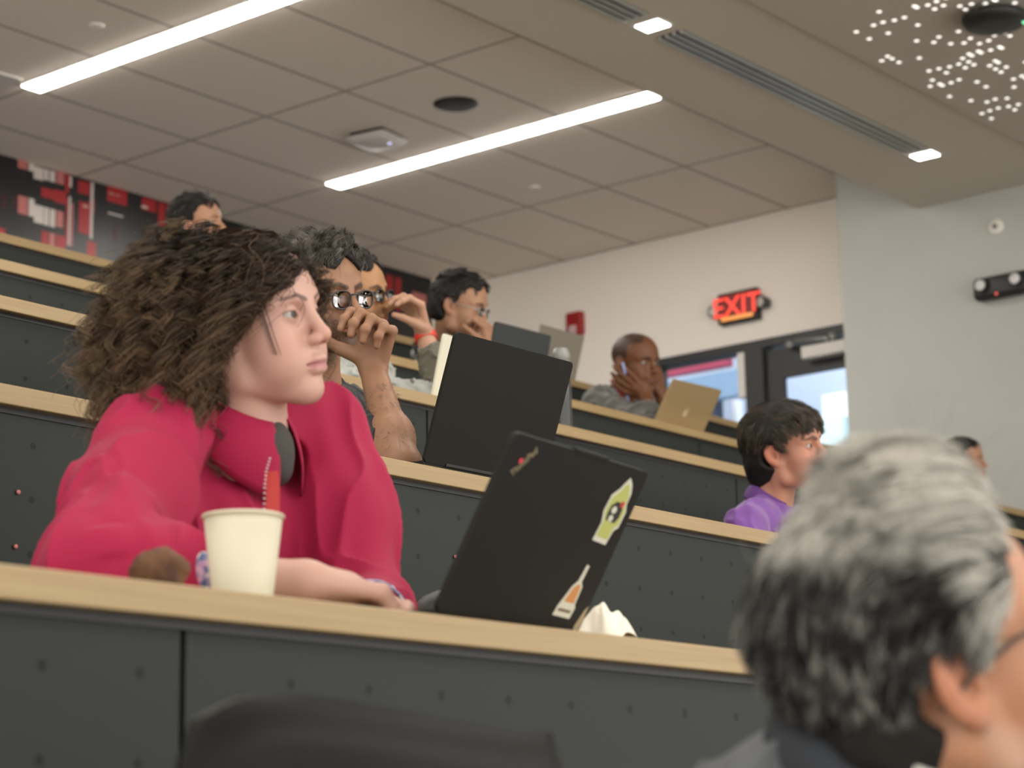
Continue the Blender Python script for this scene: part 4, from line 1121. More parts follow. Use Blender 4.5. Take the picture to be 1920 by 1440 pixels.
# ---------------------------------------------------------------- woman in the pink shirt, nearest desk
hw = Head(atY(474, 616, 2.06), vdir(.905, .10, .41), vdir(-.05, 1, .06), .96, open=.0054, brow=.0088, brow_w=.0027, jaw=.95, cheek=1.1, blush_w=.45, lips=1.15, nose=.97,
          brow_col=(.05, .03, .022), bag=.42, fore=.086, slope=.30, tem=.5, lip_col=(.40, .16, .17), brow_z=.003)
nbw = atY(452, 792, 2.10)
DZ = ROW_Z[0]
shR, shL = atY(296, 803, 2.13), atY(612, 808, 2.12)
elR, wrR = np.array([1.645, 1.94, DZ + .062]), np.array([1.770, 1.740, DZ + .050])
elL, wrL = np.array([2.14, 2.00, DZ + .062]), np.array([1.985, 1.815, DZ + .036])
handR = Hand(wrR, (.93, -.30, -.10), (.05, .1, -1), -1, curl=(.75, .9, .5), thumb=(.7, .3), scale=1.0)
handL = Hand(wrL, (-.80, -.58, -.02), (.0, .0, -1), 1, curl=(.3, .5, .4), thumb=(.6, .3), scale=.92)
Wm, _ = person('person', 'woman with curly brown hair and pink shirt leaning on the nearest desk', hw, (.54, .32, .255), nbw,
    arms=[dict(sh=shR + [0, 0, -.01], el=elR, wr=wrR, hand=handR, r=(.044, .036, .0245)), dict(sh=shL + [0, 0, -.01], el=elL, wr=wrL, hand=handL, r=(.044, .036, .0245))],
    torso=[(nbw + [0, .06, -.12], .09), (nbw + [0, .12, -.32], .10)], hv=.0017, neck_r=.050, iris=(.06, .035, .02), look=(.97, -.05, .10))
M_pink = mat('shirt_pink', (.34, .012, .055), .75, spec=.2, sheen=.05, bump=.12, bscale=700)
ch0 = nbw + np.array([.0, .075, -.17])
partsW = [('e', ch0, (.185, .125, .17)), ('e', ch0 + [-.01, .07, -.22], (.18, .14, .22)), ('c', shR + [.05, .01, .005], shL + [-.05, .01, .005], .058),
          ('c', shR, shR + (elR - shR) * .5, .062, .066), ('c', shR + (elR - shR) * .5, elR + [-.01, .0, .0], .066, .062), ('c', elR, elR + (wrR - elR) * .42, .06, .052),
          ('c', shL, shL + (elL - shL) * .5, .060, .062), ('c', shL + (elL - shL) * .5, elL, .062, .058), ('c', elL, elL + (wrL - elL) * .40, .056, .05)]
fnW0 = garment(partsW, k=.04, folds=.0052, f=22, seed=5, stretch=np.diag([1, 1, .38]), cuts=[(nbw + [0, 0, -.02], hw.w((-.02, 0, -.05)), .053)])
foldsW_ = [((185, 985, 1.92), (255, 880, 1.95)), ((195, 1000, 1.90), (300, 930, 1.93)), ((160, 905, 2.0), (290, 900, 1.98)), ((200, 985, 1.9), (215, 1060, 1.88)), ((255, 990, 1.9), (380, 985, 1.88)), ((170, 880, 2.03), (340, 860, 2.0)), ((640, 930, 2.0), (615, 1050, 1.95)), ((385, 850, 1.98), (395, 1040, 1.97)), ((560, 860, 1.95), (600, 980, 1.95)), ((600, 1000, 1.93), (672, 990, 1.93))]
foldsW = [f_ for f_ in foldsW_ if f_[0][0] < 350]
def fnW(P):
    d = fnW0(P)
    near = np.abs(d) < .03
    if near.any():
        Q = P[near]; e = d[near]
        for a, b in foldsW:
            A, B = atY(*a), atY(*b); ab = B - A
            hh = np.clip(((Q - A.astype(np.float32)) @ ab.astype(np.float32)) / float(ab @ ab), 0, 1)
            q = cap(Q, A, B, 0.0); e = e - .017 * np.sin(math.pi * (.12 + .76 * hh)) * np.clip(hh * 6, 0, 1) * np.clip((1 - hh) * 6, 0, 1) * np.exp(-(q / .018) ** 2)
        d[near] = e
    return d
lo, hi = bounds(partsW); lo[2] = max(lo[2], DZ - .25)
cloth('shirt', lambda P: smax(smax(fnW(P), np.where((P[:, 1] < 2.14) & (P[:, 1] > 1.2), DZ + .002 - P[:, 2], -1), .004), -cap(P, nbw + [.02, -.06, .03], nbw + [.035, -.10, -.03], .010, .008), .006), lo, hi, .0032, M_pink, Wm)
axw = unit(hw.w((-.02, 0, -.05)) - nbw)
collar('shirt_collar', nbw - axw * .005 + [0, -.003, 0], axw + [.0, -.18, 0], (.28, -1, 0), M_pink, Wm, r=.056, h=.040, leaf=(.045, .10), out=.026, gap=20)
# dark undershirt in the open neck, red lanyard with its white edge
def under(P): return smin(ell(P, nbw + [.01, -.03, -.04], (.04, .04, .04)), cap(P, nbw + [.01, -.03, -.03], nbw + [.02, -.045, -.07], .026, .018), .03)
cloth('undershirt', under, nbw - .3, nbw + .1, .004, mat('undershirt_grey', (.05, .045, .04), .8), Wm)
lp = [atY(509, 885, 1.945), atY(512, 920, 1.925), atY(511, 960, 1.905), atY(508, 1010, 1.89)]
ribbon('lanyard', lp, .017, mat('lanyard_red', (.36, .012, .010), .5), Wm, vdir(.1, 0, 1))
bm = bmesh.new()
zp = [atY(506, 860, 1.955), atY(499, 885, 1.94), atY(496, 915, 1.925), atY(495, 955, 1.905)]
for i in range(13):
    s = i / 12 * 3; j = min(2, int(s)); p = zp[j] + (zp[j + 1] - zp[j]) * (s - j)
    bmesh.ops.create_icosphere(bm, subdivisions=1, radius=.0019, matrix=Matrix.Translation(p))
bm_obj('bead_chain', bm, mat('bead_white', (.45, .36, .37), .5), Wm, True)
# turned-back cuffs with a flowered lining
def floral():
    m, nt, b = nodes('cuff_flowered')
    tc = nt.nodes.new('ShaderNodeTexCoord'); n = nt.nodes.new('ShaderNodeTexVoronoi'); n.inputs['Scale'].default_value = 120
    nt.links.new(tc.outputs['Object'], n.inputs['Vector']); r = nt.nodes.new('ShaderNodeValToRGB'); e = r.color_ramp.elements
    e[0].color = (.08, .09, .2, 1); e[1].color = (.55, .52, .55, 1); e[1].position = .9
    x = e.new(.45); x.color = (.2, .21, .34, 1); x = e.new(.65); x.color = (.45, .2, .33, 1)
    sp = nt.nodes.new('ShaderNodeSeparateColor'); nt.links.new(n.outputs['Color'], sp.inputs[0]); nt.links.new(sp.outputs[0], r.inputs['Fac']); nt.links.new(r.outputs['Color'], b.inputs['Base Color']); b.inputs['Roughness'].default_value = .7
    return m
FLO = floral()
for el, wr, r0 in ((elR, wrR, .050), (elL, wrL, .046)):
    a = el + (wr - el) * .36; b_ = el + (wr - el) * .50
    cloth('cuff', lambda P: smax(smax(cap(P, a, b_, r0 + .004, r0), -cap(P, b_ - (b_ - a) * .2, b_ + (b_ - a), r0 - .007), .003), DZ + .002 - P[:, 2], .002), np.minimum(a, b_) - .07, np.maximum(a, b_) + .07, .0025, FLO, Wm)
# hair: a dark curly mass with separate ringlets over it
M_hw = mat('hair_brown', (.014, .009, .006), 1, spec=0)
HWV = [((-.016, 0, .045), (.107, .086, .090)), ((-.085, 0, -.01), (.080, .100, .098)), ((-.105, 0, -.095), (.070, .098, .062))]
XZ, XM = [-.12, -.06, -.015, .014, .047, .080, .115], [-.022, -.016, .004, .034, .070, .094, .11]
def hair_w(P):
    q = hw.loc(P); m_ = q.copy(); m_[:, 1] = np.abs(q[:, 1]); d = None
    for c, r in HWV:
        e = ell(q, c, r); d = e if d is None else smin(d, e, .03)
    d = smin(d, ell(m_, (-.030, .080, -.060), (.030, .022, .060)), .02)
    d = smin(d, ell(m_, (.025, .060, .065), (.04, .022, .03)), .02)
    d = d + .010 * noise(q, 52, 2, 2) + .004 * noise(q, 170, 5, 1)
    d = smax(d, q[:, 0] - np.interp(q[:, 2], XZ, XM) + .006 - .02 * (q[:, 1] > .04), .01)
    neck = ell(q, (-.005, 0, -.15), (.058, .062, .09)); d = smax(d, -neck, .01)
    return d * hw.s
V, F = sdf_mesh(hair_w, hw.o - .30, hw.o + .22, .0032)
hb = np_mesh('hair', V, F, M_hw, Wm)
g = np.random.default_rng(21)
def w_pred(q):
    return np.where((q[:, 0] < np.interp(q[:, 2], XZ, XM) - .004) & (q[:, 2] > -.08), 1, -1)
rt, nr = scalp_roots(hw, 1150, w_pred, 4)
n = 30; S = len(rt); t = np.linspace(0, 1, n)[None, :, None]
# radial then falling paths that fill out the silhouette
L = g.uniform(.07, .165, (S, 1, 1)); dr = nr.copy(); dr[:, 0] -= .42; dr[:, 2] += .1; dr += g.normal(size=dr.shape) * .22; dr /= np.linalg.norm(dr, axis=1)[:, None]
outw = (.062 + .05 * np.clip(-rt[:, 0:1] / .1, -0.6, 1) + g.normal(size=(S, 1)) * .012)[:, :, None]
topf = np.clip((rt[:, 2:3] - .06) / .06, 0, 1)[:, :, None] * np.clip((rt[:, 0:1] + .05) / .07, 0, 1)[:, :, None]; outw = outw * (1 - .62 * topf)
base = rt[:, None, :] + dr[:, None, :] * outw * np.sin(t * math.pi * .5) + np.array([-.045, 0, -1.0]) * L * t ** 1.6 * .86
base[:, :, 1] += np.sign(rt[:, None, 1]) * .018 * t[:, :, 0]
base = push_out(base, 1.05)
# keep the face and throat clear
fc = np.array([.125, 0, -.055]); fr_ = np.array([.075, .092, .125]); q_ = (base - fc) / fr_; l_ = np.linalg.norm(q_, axis=-1, keepdims=True)
base = np.where(l_ < 1, fc + q_ / np.maximum(l_, 1e-5) * fr_, base)
xm = np.interp(base[:, :, 2], XZ, XM); base[:, :, 0] = np.where(base[:, :, 1] < .05, np.minimum(base[:, :, 0], xm), np.minimum(base[:, :, 0], xm + .02))
ph = g.uniform(0, 6.28, (S, 1)); tw = g.uniform(2.4, 4.6, (S, 1)) * g.choice([-1, 1], (S, 1)); rc = g.uniform(.006, .0125, (S, 1))
per = 13
P = np.repeat(base, per, 0); k = np.repeat(np.arange(S), per)
php = (ph[k] + g.normal(size=(S * per, 1)) * .45); a_ = php + tw[k] * 2 * math.pi * t[:, :, 0]
e1 = np.array([1., 0, .2]); e2 = np.array([0, 1., 0]); ramp = np.clip(t[:, :, 0] * 3, 0, 1)
rr = rc[k] * ramp * (1 + .25 * g.normal(size=(S * per, 1)))
P = P + (rr * np.cos(a_))[:, :, None] * e1 + (rr * np.sin(a_))[:, :, None] * e2 + g.normal(size=(S * per, 1, 3)) * .0022 * (.5 + t)
fz = g.random(S * per) < .10; P[fz] += g.normal(size=(fz.sum(), 1, 3)) * .016 * t
hue = np.clip(-.05 + .70 * t[:, :, 0] ** 2 + g.normal(size=(S * per, 1)) * .16 - .12 * topf[k][:, :, 0] + .15 * np.clip((-base[k][:, :, 0] - .10) / .08, 0, 1), 0, 1)  # backlit highlights put into strand colour: lighter tips and back edge
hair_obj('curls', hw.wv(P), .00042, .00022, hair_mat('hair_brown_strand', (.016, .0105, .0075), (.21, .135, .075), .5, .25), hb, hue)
# a loose wisp over the temple
wp = []
for i in range(9):
    a0 = np.array([.052 + .003 * g.normal(), -.064, .045]); b0 = a0 + np.array([.020, -.004, -.085]); c0 = (a0 + b0) / 2 + np.array([.004, -.014, .006])
    s = np.linspace(0, 1, 16)[:, None]; wp.append(a0 * (1 - s) ** 2 + 2 * c0 * s * (1 - s) + b0 * s ** 2 + g.normal(size=3) * .0014)
hair_obj('wisp', hw.wv(np.array(wp)), .0004, .0002, MATS['hair_brown_strand'], hb, np.full(9, .05))
# ---------------------------------------------------------------- grey-haired man in front
hg = Head(atD(1748, 1250, 1.60), vdir(.90, .30, -.20), vdir(-.30, .94, .05), .95, fore=.108, slope=4, side_k=.9, ear=1.12, jaw=1.0, brow=.012, nape=-.085, burn=-.012, temple_z=.010, tem=.3,
          beard=((.33, .27, .22), .35), brow_col=(.10, .085, .07), blush_w=.55, bag=.3)
nbg = atD(1660, 1530, 1.63)
Gm, _ = person('person', 'man with swept grey hair and glasses in front of the nearest desk', hg, (.43, .205, .115), nbg, torso=[(nbg + [0, .02, -.12], .085), (nbg + [0, .05, -.35], .10)], hv=.0019, neck_r=.056)
glasses(hg, Gm, rim=.0015, col=(.03, .022, .018), x=.104, z=.008, w=.024, hgt=.018, ear_drop=-.014)
M_hg = mat('hair_grey_base', (.022, .020, .018), .75, spec=.1)
capg = hair_cap(hg, Gm, M_hg, thick=.004, noise_a=.003, seed=3, vol=[('s', (.022, 0, .078), (.052, .062, .058))])
g = np.random.default_rng(9)
kg = dict(hg.k)
def gpred(q): return hairline(q, kg) - .002
rt, nr = scalp_roots(hg, 1500, gpred, 6, .004)
rt = rt + nr * (np.clip((rt[:, 2] - .06) / .05, 0, 1) * (.003 + .036 * np.exp(-((rt[:, 0] - .040) / .026) ** 2)))[:, None]
def gflow(X):
    back = np.clip((-.02 - X[:, 0]) / .06, 0, 1)[:, None]; top = np.clip((X[:, 2] - .03) / .05, 0, 1)[:, None]
    side = np.stack([np.full(len(X), -.55), np.sign(X[:, 1]) * .05, np.full(len(X), -.8)], 1)
    tp = np.stack([np.full(len(X), -1.0), X[:, 1] * 3, np.full(len(X), .30)], 1)
    bk = np.stack([np.full(len(X), -.25), X[:, 1] * 1.5, np.full(len(X), -1.0)], 1)
    f = side * (1 - top) + tp * top
    return f * (1 - back) + bk * back
topw = np.clip((rt[:, 2] - .03) / .06, 0, 1); frontw = np.clip((rt[:, 0] + .03) / .08, 0, 1) * np.clip((.085 - rt[:, 0]) / .05, .15, 1)
L = .011 + .020 * topw + .040 * topw * frontw + g.random(len(rt)) * .010
# lift the roots on the crown so the hair stands up before it falls back
nr2 = nr + np.stack([-.25 * topw - .9 * np.clip((rt[:, 0] + .01) / .06, 0, 1), 0 * topw, .6 * topw], 1); nr2 /= np.linalg.norm(nr2, axis=1)[:, None]
pa = grow(rt, nr2, gflow, L, n=14, stiff=.78, grav=.03, skull=1.05, seed=2, wob=.05, tang=.55)
P = clump(pa, 26, .0030, 3, .55)
P += g.normal(size=(len(P), 1, 3)) * .003 * np.linspace(0, 1, 14)[None, :, None]
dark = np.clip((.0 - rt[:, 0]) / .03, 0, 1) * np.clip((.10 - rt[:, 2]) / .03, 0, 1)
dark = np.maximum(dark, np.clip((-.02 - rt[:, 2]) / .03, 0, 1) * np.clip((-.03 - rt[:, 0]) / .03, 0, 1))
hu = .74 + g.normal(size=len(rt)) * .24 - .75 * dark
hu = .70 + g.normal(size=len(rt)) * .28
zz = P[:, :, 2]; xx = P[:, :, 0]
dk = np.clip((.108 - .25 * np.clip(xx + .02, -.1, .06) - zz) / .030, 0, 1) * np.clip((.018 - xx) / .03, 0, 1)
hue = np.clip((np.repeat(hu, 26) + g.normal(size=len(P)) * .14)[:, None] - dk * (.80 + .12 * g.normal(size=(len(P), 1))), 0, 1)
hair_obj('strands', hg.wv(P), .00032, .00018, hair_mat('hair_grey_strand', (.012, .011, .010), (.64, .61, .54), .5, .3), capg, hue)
fl = rt[(rt[:, 2] > .09)][:40]; st_ = grow(fl, np.tile([.1, 0, 1.], (len(fl), 1)) + g.normal(size=fl.shape) * .5, lambda X: np.tile([.6, 0, .4], (len(X), 1)), .055, n=12, stiff=.9, seed=5, wob=.12)
hair_obj('flyaway', hg.wv(st_), .0003, .00015, MATS['hair_grey_strand'], capg, np.full(len(fl), .35))
M_kn = mat('sweater_grey', (.085, .09, .093), .9, sheen=.1, bump=.4, bscale=420, var=.6, vscale=22)
M_jk = mat('jacket_collar_dark', (.022, .025, .03), .85)
pg = [('c', atD(1480, 1545, 1.62), atD(1790, 1660, 1.85), .062), ('e', atD(1600, 1690, 1.70), (.12, .12, .10)), ('c', atD(1480, 1545, 1.62), atD(1420, 1960, 1.62), .060, .06), ('c', atD(1640, 1930, 1.60), atD(1640, 2350, 1.62), .15, .17), ('c', atD(1770, 1560, 1.74), atD(1900, 1900, 1.72), .06, .055)]
wear('sweater', pg, M_kn, Gm, .004, k=.05, folds=.005, f=26, seed=4, cuts=[(nbg, hg.w((-.02, 0, -.05)), .060)])
axg = unit(hg.w((-.025, 0, -.05)) - nbg)
cg = atD(1655, 1455, 1.62)
cj = atD(1640, 1432, 1.61)
def jcol(P):
    r_ = (P - cj.astype(np.float32)); z_ = r_ @ axg.astype(np.float32); q_ = np.sqrt(np.maximum((r_ * r_).sum(1) - z_ * z_, 1e-9))
    return np.sqrt((q_ - .066) ** 2 + (z_ * .55) ** 2) - .017 + .002 * noise(P, 60, 3, 1)
cloth('jacket_collar', jcol, cj - .13, cj + .13, .003, M_jk, Gm)
0 and collar('jacket_collar', cg, axg, vdir(.9, .2, -.3), M_jk, Gm, r=.074, h=.050, leaf=(.095, .06), out=.034, gap=48, th=.006)
collar('shirt_collar', cg + axg * .006, axg, vdir(.9, .2, -.3), mat('shirt_white', (.6, .58, .52), .7), Gm, r=.062, h=.055, leaf=(.05, .06), out=.004, gap=14)
# ---------------------------------------------------------------- the other listeners
def torso(nb, fwd, shR, shL, s=1.0, wide=.18):
    """Chest and belly below the neck, shoulders joined across."""
    fwd = unit(np.array([fwd[0], fwd[1], 0])); lat = np.cross([0, 0, 1], fwd); R = np.stack([fwd, lat, [0, 0, 1]], 1)
    c = (shR + shL) / 2
    return [('c', shR * .88 + shL * .12 + [0, 0, .01], shL * .88 + shR * .12 + [0, 0, .01], .06 * s), ('e', c + np.array([0, 0, -.15]) * s + fwd * .01, (.115 * s, wide * s, .17 * s), R), ('e', c + np.array([0, 0, -.38]) * s - fwd * .02, (.13 * s, wide * .95 * s, .2 * s), R),
            ('c', nb - [0, 0, .035], nb + [0, 0, .01], .072 * s, .062 * s)]
def arm_parts(sh, el, wr, to=1.0, r=(.058, .052, .042)):
    return [('c', sh, el, r[0], r[1]), ('c', el, el + (np.asarray(wr) - el) * to, r[1], r[2])] if to > 0 else [('c', sh, sh + (np.asarray(el) - sh) * -to, r[0], r[1])]
def short_hair(h, parent, base_m, strand_m, n, flow, L, thick=.010, per=14, spread=.003, seed=1, stiff=.6, grav=.02, lift=.0, rad=.0004, hue=(.35, .2), wob=.08, vol=(), cut=(), pts=9, edge=0, hv=.003, lift_n=None, tang=.9):
    capo = hair_cap(h, parent, base_m, thick=thick, seed=seed, vol=vol, cut=cut, hv=hv, edge=edge)
    k = dict(h.k)
    rt, nr = scalp_roots(h, n, lambda q: hairline(q, k) - .002, seed, thick * .4)
    g = np.random.default_rng(seed)
    Ls = L(rt) * (.8 + .4 * g.random(n))
    if lift_n is not None: nr = nr + lift_n(rt); nr = nr / np.linalg.norm(nr, axis=1)[:, None]
    pa = grow(rt, nr, flow, Ls, n=pts, stiff=stiff, grav=grav, skull=1.0 + thick * 6, seed=seed, wob=wob, tang=tang)
    P = clump(pa, per, spread, seed + 1, .5)
    hh = np.clip(np.repeat(hue[0] + g.normal(size=n) * hue[1], per) + g.normal(size=n * per) * .08, 0, 1)
    hair_obj('strands', h.wv(P), rad, rad * .5, strand_m, capo, hh)
    return capo
DARK = lambda nm: mat(nm, (.012, .010, .009), .6, spec=.25)
K_blk = hair_mat('hair_black_strand', (.008, .007, .007), (.07, .065, .06), .4, .45)
K_sp = hair_mat('hair_pepper_strand', (.014, .011, .009), (.26, .235, .20), .5, .3)
K_br = hair_mat('hair_darkbrown_strand', (.012, .009, .007), (.15, .115, .08), .42, .45)
back_flow = lambda X: np.stack([np.full(len(X), -.8), X[:, 1] * 2, -.2 - np.clip((-.02 - X[:, 0]) / .06, 0, 1)], 1)

# --- man with glasses resting his mouth on his fist, second desk
Z2 = ROW_Z[1]
h2 = Head(atY(600, 566, 3.15), vdir(.73, .0, .68), vdir(-.06, 1, 0), 1.0, open=.0052, beard=((.022, .017, .013), .85), brow_col=(.03, .024, .02), brow_w=.0042, bag=.45, fore=.060, slope=.2, burn=-.03, nape=-.07, blush_w=.3, nose=1.1)
nb2 = atY(585, 728, 3.26)
sh2, el2, wr2 = atY(612, 790, 3.10), atY(750, 868, 2.86), atY(699, 694, 3.0)
el2[2] = Z2 + .045
shL2 = atY(650, 775, 3.45)
hand2 = Hand(wr2, vdir(.10, .98, .05), vdir(-.50, -.25, .83), 1, curls=[(1.15, 1.0, .45), (1.25, 1.1, .5), (1.3, 1.15, .55), (1.4, 1.15, .6)], scale=1.06, spread=.05, thumb_dir=vdir(-.85, .35, -.25))
skin2 = (.30, .155, .09)
def hairy(V, q, c):
    a = np.asarray(wr2) * .8 + np.asarray(el2) * .2; dz = (V - el2) @ unit(np.asarray(wr2) - el2)
    w = np.clip((dz - .0) / .03, 0, 1) * np.clip((.19 - dz) / .10, 0, 1) * (np.abs((V - el2) @ unit(np.cross(unit(np.asarray(wr2) - el2), [0, 0, 1.]))) < .08) * (np.linalg.norm(V - h2.o, axis=1) > .17)
    n = np.clip(noise(V.astype(np.float32), 240, 7, 2) - .15, 0, 1)[:, None] * w[:, None] * .30
    hand = np.clip(1 - np.linalg.norm(V - hand2.c, axis=1) / .13, 0, 1)[:, None]
    c = c * (1 - hand * .0); out = c * (1 - n) + np.array([.08, .045, .03]) * n
    arm = (np.linalg.norm(V - h2.o, axis=1) > .15)[:, None] & (V[:, 0:1] > h2.o[0] + .05)
    return np.where(arm, out * np.array([1.12, 1.10, 1.15]), out)
P2, _ = person('person', 'man in glasses resting his mouth on his fist beside the large black laptop', h2, skin2, nb2, arms=[dict(sh=sh2, el=el2, wr=wr2, hand=hand2, r=(.046, .041, .027), fore=.043)], torso=[(nb2 + [0, .03, -.2], .09)], hv=.0021, colk=hairy, look=(.96, .0, .06), iris=(.03, .018, .01), neck_r=.056)
for i, (tip, prev, r) in enumerate(hand2.nails):
    pass
glasses(h2, P2, rim=.0019, w=.0235, hgt=.0185, col=(.035, .028, .026), x=.106, z=.002, bridge_z=.008)
bf2 = lambda X: np.stack([np.where(X[:, 0] > .02, .35, -.6), X[:, 1] * 3, np.where(X[:, 2] > .06, .5, -.5)], 1)
short_hair(h2, P2, DARK('hair_pepper'), K_sp, 900, bf2, lambda r: .014 + .022 * np.clip((r[:, 2] - .04) / .06, 0, 1), thick=.012, per=40, tang=.5, seed=12, stiff=.55, hue=(.38, .22), wob=.30, spread=.0055, rad=.0004)
M_tee = mat('tshirt_black', (.016, .017, .019), .85, sheen=.1)
wear('tshirt', torso(nb2, vdir(.73, 0, .68), sh2, shL2) + [('c', sh2, sh2 + (el2 - sh2) * .62, .062, .064)], M_tee, P2, .0035, folds=.003, f=34, seed=6, cuts=[(nb2 + [0, -.0, -.02], h2.w((-.02, 0, -.05)), .062)])
# penguin-like print on the shirt front reduced to its two pale strokes
q0, q1, q2_ = atY(624, 806, 2.945), atY(634, 814, 2.94), atY(643, 842, 2.94)
ribbon('shirt_print', [q0, q1, (q1 + q2_) / 2 + [.002, 0, 0], q2_], .011, mat('print_white', (.5, .5, .48), .6), P2, vdir(0, 0, 1))
ribbon('shirt_print', [atY(658, 806, 2.94), atY(654, 842, 2.94)], .003, mat('print_white'), P2, vdir(0, 0, 1))
# fine hair along the forearm
g = np.random.default_rng(31); ax2 = unit(wr2 - el2); N = 500; s = g.uniform(.05, .75, N); a = g.uniform(0, 6.28, N)
u2 = unit(np.cross(ax2, [0, 1., 0])); v2 = np.cross(ax2, u2); rr = .045 + (.029 - .045) * s
p0 = el2 + (wr2 - el2) * s[:, None] + (u2 * np.cos(a)[:, None] + v2 * np.sin(a)[:, None]) * rr[:, None]
dd = (u2 * np.cos(a)[:, None] + v2 * np.sin(a)[:, None]) * .4 - ax2 * .8 + g.normal(size=(N, 3)) * .3
t = np.linspace(0, 1, 5)[None, :, None]
hair_obj('arm_hair', p0[:, None, :] + dd[:, None, :] * t * .014, .00022, .0001, K_blk, P2, np.full(N, .25))

# --- man touching his glasses, red wristband, third desk
Z3 = ROW_Z[2]
h3 = Head(atY(664, 562, 4.28), vdir(.90, .04, .40), vdir(-.05, 1, 0), 1.0, beard=((.04, .025, .016), .5), brow_col=(.015, .01, .008), brow_w=.0045, fore=.076, slope=.15, burn=-.02, bag=.35, nose=.95, cheek=1.08)
nb3 = atY(640, 690, 4.38)
shR3, shL3 = atY(600, 715, 4.30), atY(715, 712, 4.55)
elR3, wrR3 = atY(842, 742, 4.02), atY(797, 630, 4.12); elR3[2] = Z3 + .055
hand3 = Hand(wrR3, vdir(-.34, .93, .12), vdir(-.78, -.30, .50), -1, curls=[(.75, .75, .3), (.7, .8, .4), (.65, .8, .5), (.6, .8, .5)], scale=1.02, spread=.08, thumb_dir=vdir(-.80, .42, .38))
P3_, _ = person('person', 'man in glasses with red wristband holding his hand to his face', h3, (.38, .20, .098), nb3, arms=[dict(sh=shR3, el=elR3, wr=wrR3, hand=hand3, r=(.046, .04, .027))], torso=[(nb3 + [0, .03, -.2], .09)], hv=.0028, iris=(.03, .018, .01),
    colk=lambda V, q, c: np.where((np.linalg.norm(V - hand3.c, axis=1) < .15)[:, None] & (np.linalg.norm(V - h3.o, axis=1) > .14)[:, None], np.array([.44, .25, .165]), c))
glasses(h3, P3_, rim=.0024, w=.0235, hgt=.0165, col=(.012, .011, .012), x=.104, z=.006)
short_hair(h3, P3_, DARK('hair_black'), K_blk, 420, back_flow, lambda r: .022 + .02 * np.clip((r[:, 2] - .05) / .06, 0, 1), thick=.013, per=18, seed=14, stiff=.7, hue=(.25, .2), wob=.12, rad=.0006)
M_olive = mat('sleeve_olive', (.115, .105, .075), .9, sheen=.2)
M_jac = mat('jacket_silver', (.42, .43, .40), .6, var=.35, vscale=40)
wear('jacket', torso(nb3, vdir(.9, 0, .4), shR3, shL3) + arm_parts(shR3, elR3, wrR3, .08), M_jac, P3_, .005, folds=.011, f=34, seed=8, cuts=[(nb3, h3.w((-.02, 0, -.05)), .062)])
wear('sleeve', [('c', elR3 + [0, 0, -.005], elR3 + (wrR3 - elR3) * .72, .056, .041)], M_olive, P3_, .004, folds=.005, f=40, seed=9)
wa = unit(wrR3 - elR3); wc = wrR3 - wa * .006
wl = np.cross(wa, unit(np.cross(wa, [0, 0, 1.])))
band = cloth('wristband', lambda P: smax(np.abs(cap(P, wc - wa * .05, wc + wa * .05, .0305)) - .0025, np.abs((P - wc.astype(np.float32)) @ wa.astype(np.float32)) - .0105, .002), wc - .06, wc + .06, .0014, mat('wristband_red', (.62, .035, .015), .5), P3_)

# --- man in a black jacket, fourth desk
Z4 = ROW_Z[3]
h4 = Head(atY(862, 578, 5.36), vdir(.91, -.22, .34), vdir(.20, .97, 0), 1.03, brow_col=(.015, .01, .008), fore=.074, slope=.12, burn=-.015, bag=.25, open=.004, nose=.85, cheek=1.08)
nb4 = atY(838, 668, 5.50)
shR4, shL4 = atY(800, 668, 5.42), atY(880, 690, 5.62)
elR4, wrR4 = atY(915, 722, 5.16), atY(915, 655, 5.22); elR4[2] = Z4 + .05
hand4 = Hand(wrR4, vdir(-.05, .98, .05), vdir(-.80, .0, -.35), -1, curl=(.9, 1.0, .5), scale=1.0, thumb_dir=vdir(-.6, .6, .2))
P4, _ = person('person', 'man in a black jacket looking down at the slate laptop, hand at his mouth', h4, (.40, .215, .13), nb4, arms=[dict(sh=shL4, el=elR4, wr=wrR4, hand=hand4, r=(.046, .04, .027))], torso=[(nb4 + [0, .03, -.2], .09)], hv=.0035, iris=(.02, .012, .01), look=(.9, 0, -.3))
glasses(h4, P4, rim=.0012, w=.023, hgt=.0165, col=(.5, .48, .45), x=.103, z=.004, metal=.8)
fwd_flow = lambda X: np.stack([np.where(X[:, 2] > .07, .6, -.35), X[:, 1] * 2, np.where(X[:, 2] > .08, .25, -.7)], 1)
short_hair(h4, P4, DARK('hair_black'), K_blk, 320, fwd_flow, lambda r: .020 + .012 * np.clip((r[:, 2] - .05) / .06, 0, 1), thick=.012, per=24, seed=16, stiff=.72, hue=(.35, .25), wob=.12, rad=.0007, hv=.0035)
M_bj = mat('jacket_black', (.012, .013, .015), .5, spec=.5)
wear('jacket', torso(nb4, vdir(.91, 0, .34), shR4, shL4, 1.0) + arm_parts(shR4, atY(815, 735, 5.3), atY(900, 745, 5.2), 1.0), M_bj, P4, .006, folds=.010, f=30, seed=11, cuts=[(nb4, h4.w((-.02, 0, -.05)), .062)])
wear('sleeve', arm_parts(shL4, elR4, wrR4, .55), mat('sleeve_pale', (.5, .5, .5), .7), P4, .006, folds=.006, f=30)
collar('jacket_collar', nb4 + [0, 0, .02], unit(h4.w((-.02, 0, -.05)) - nb4), vdir(.91, 0, .34), mat('collar_tan', (.36, .27, .15), .8), P4, r=.062, h=.05, leaf=(.04, .05), out=.012, gap=35)

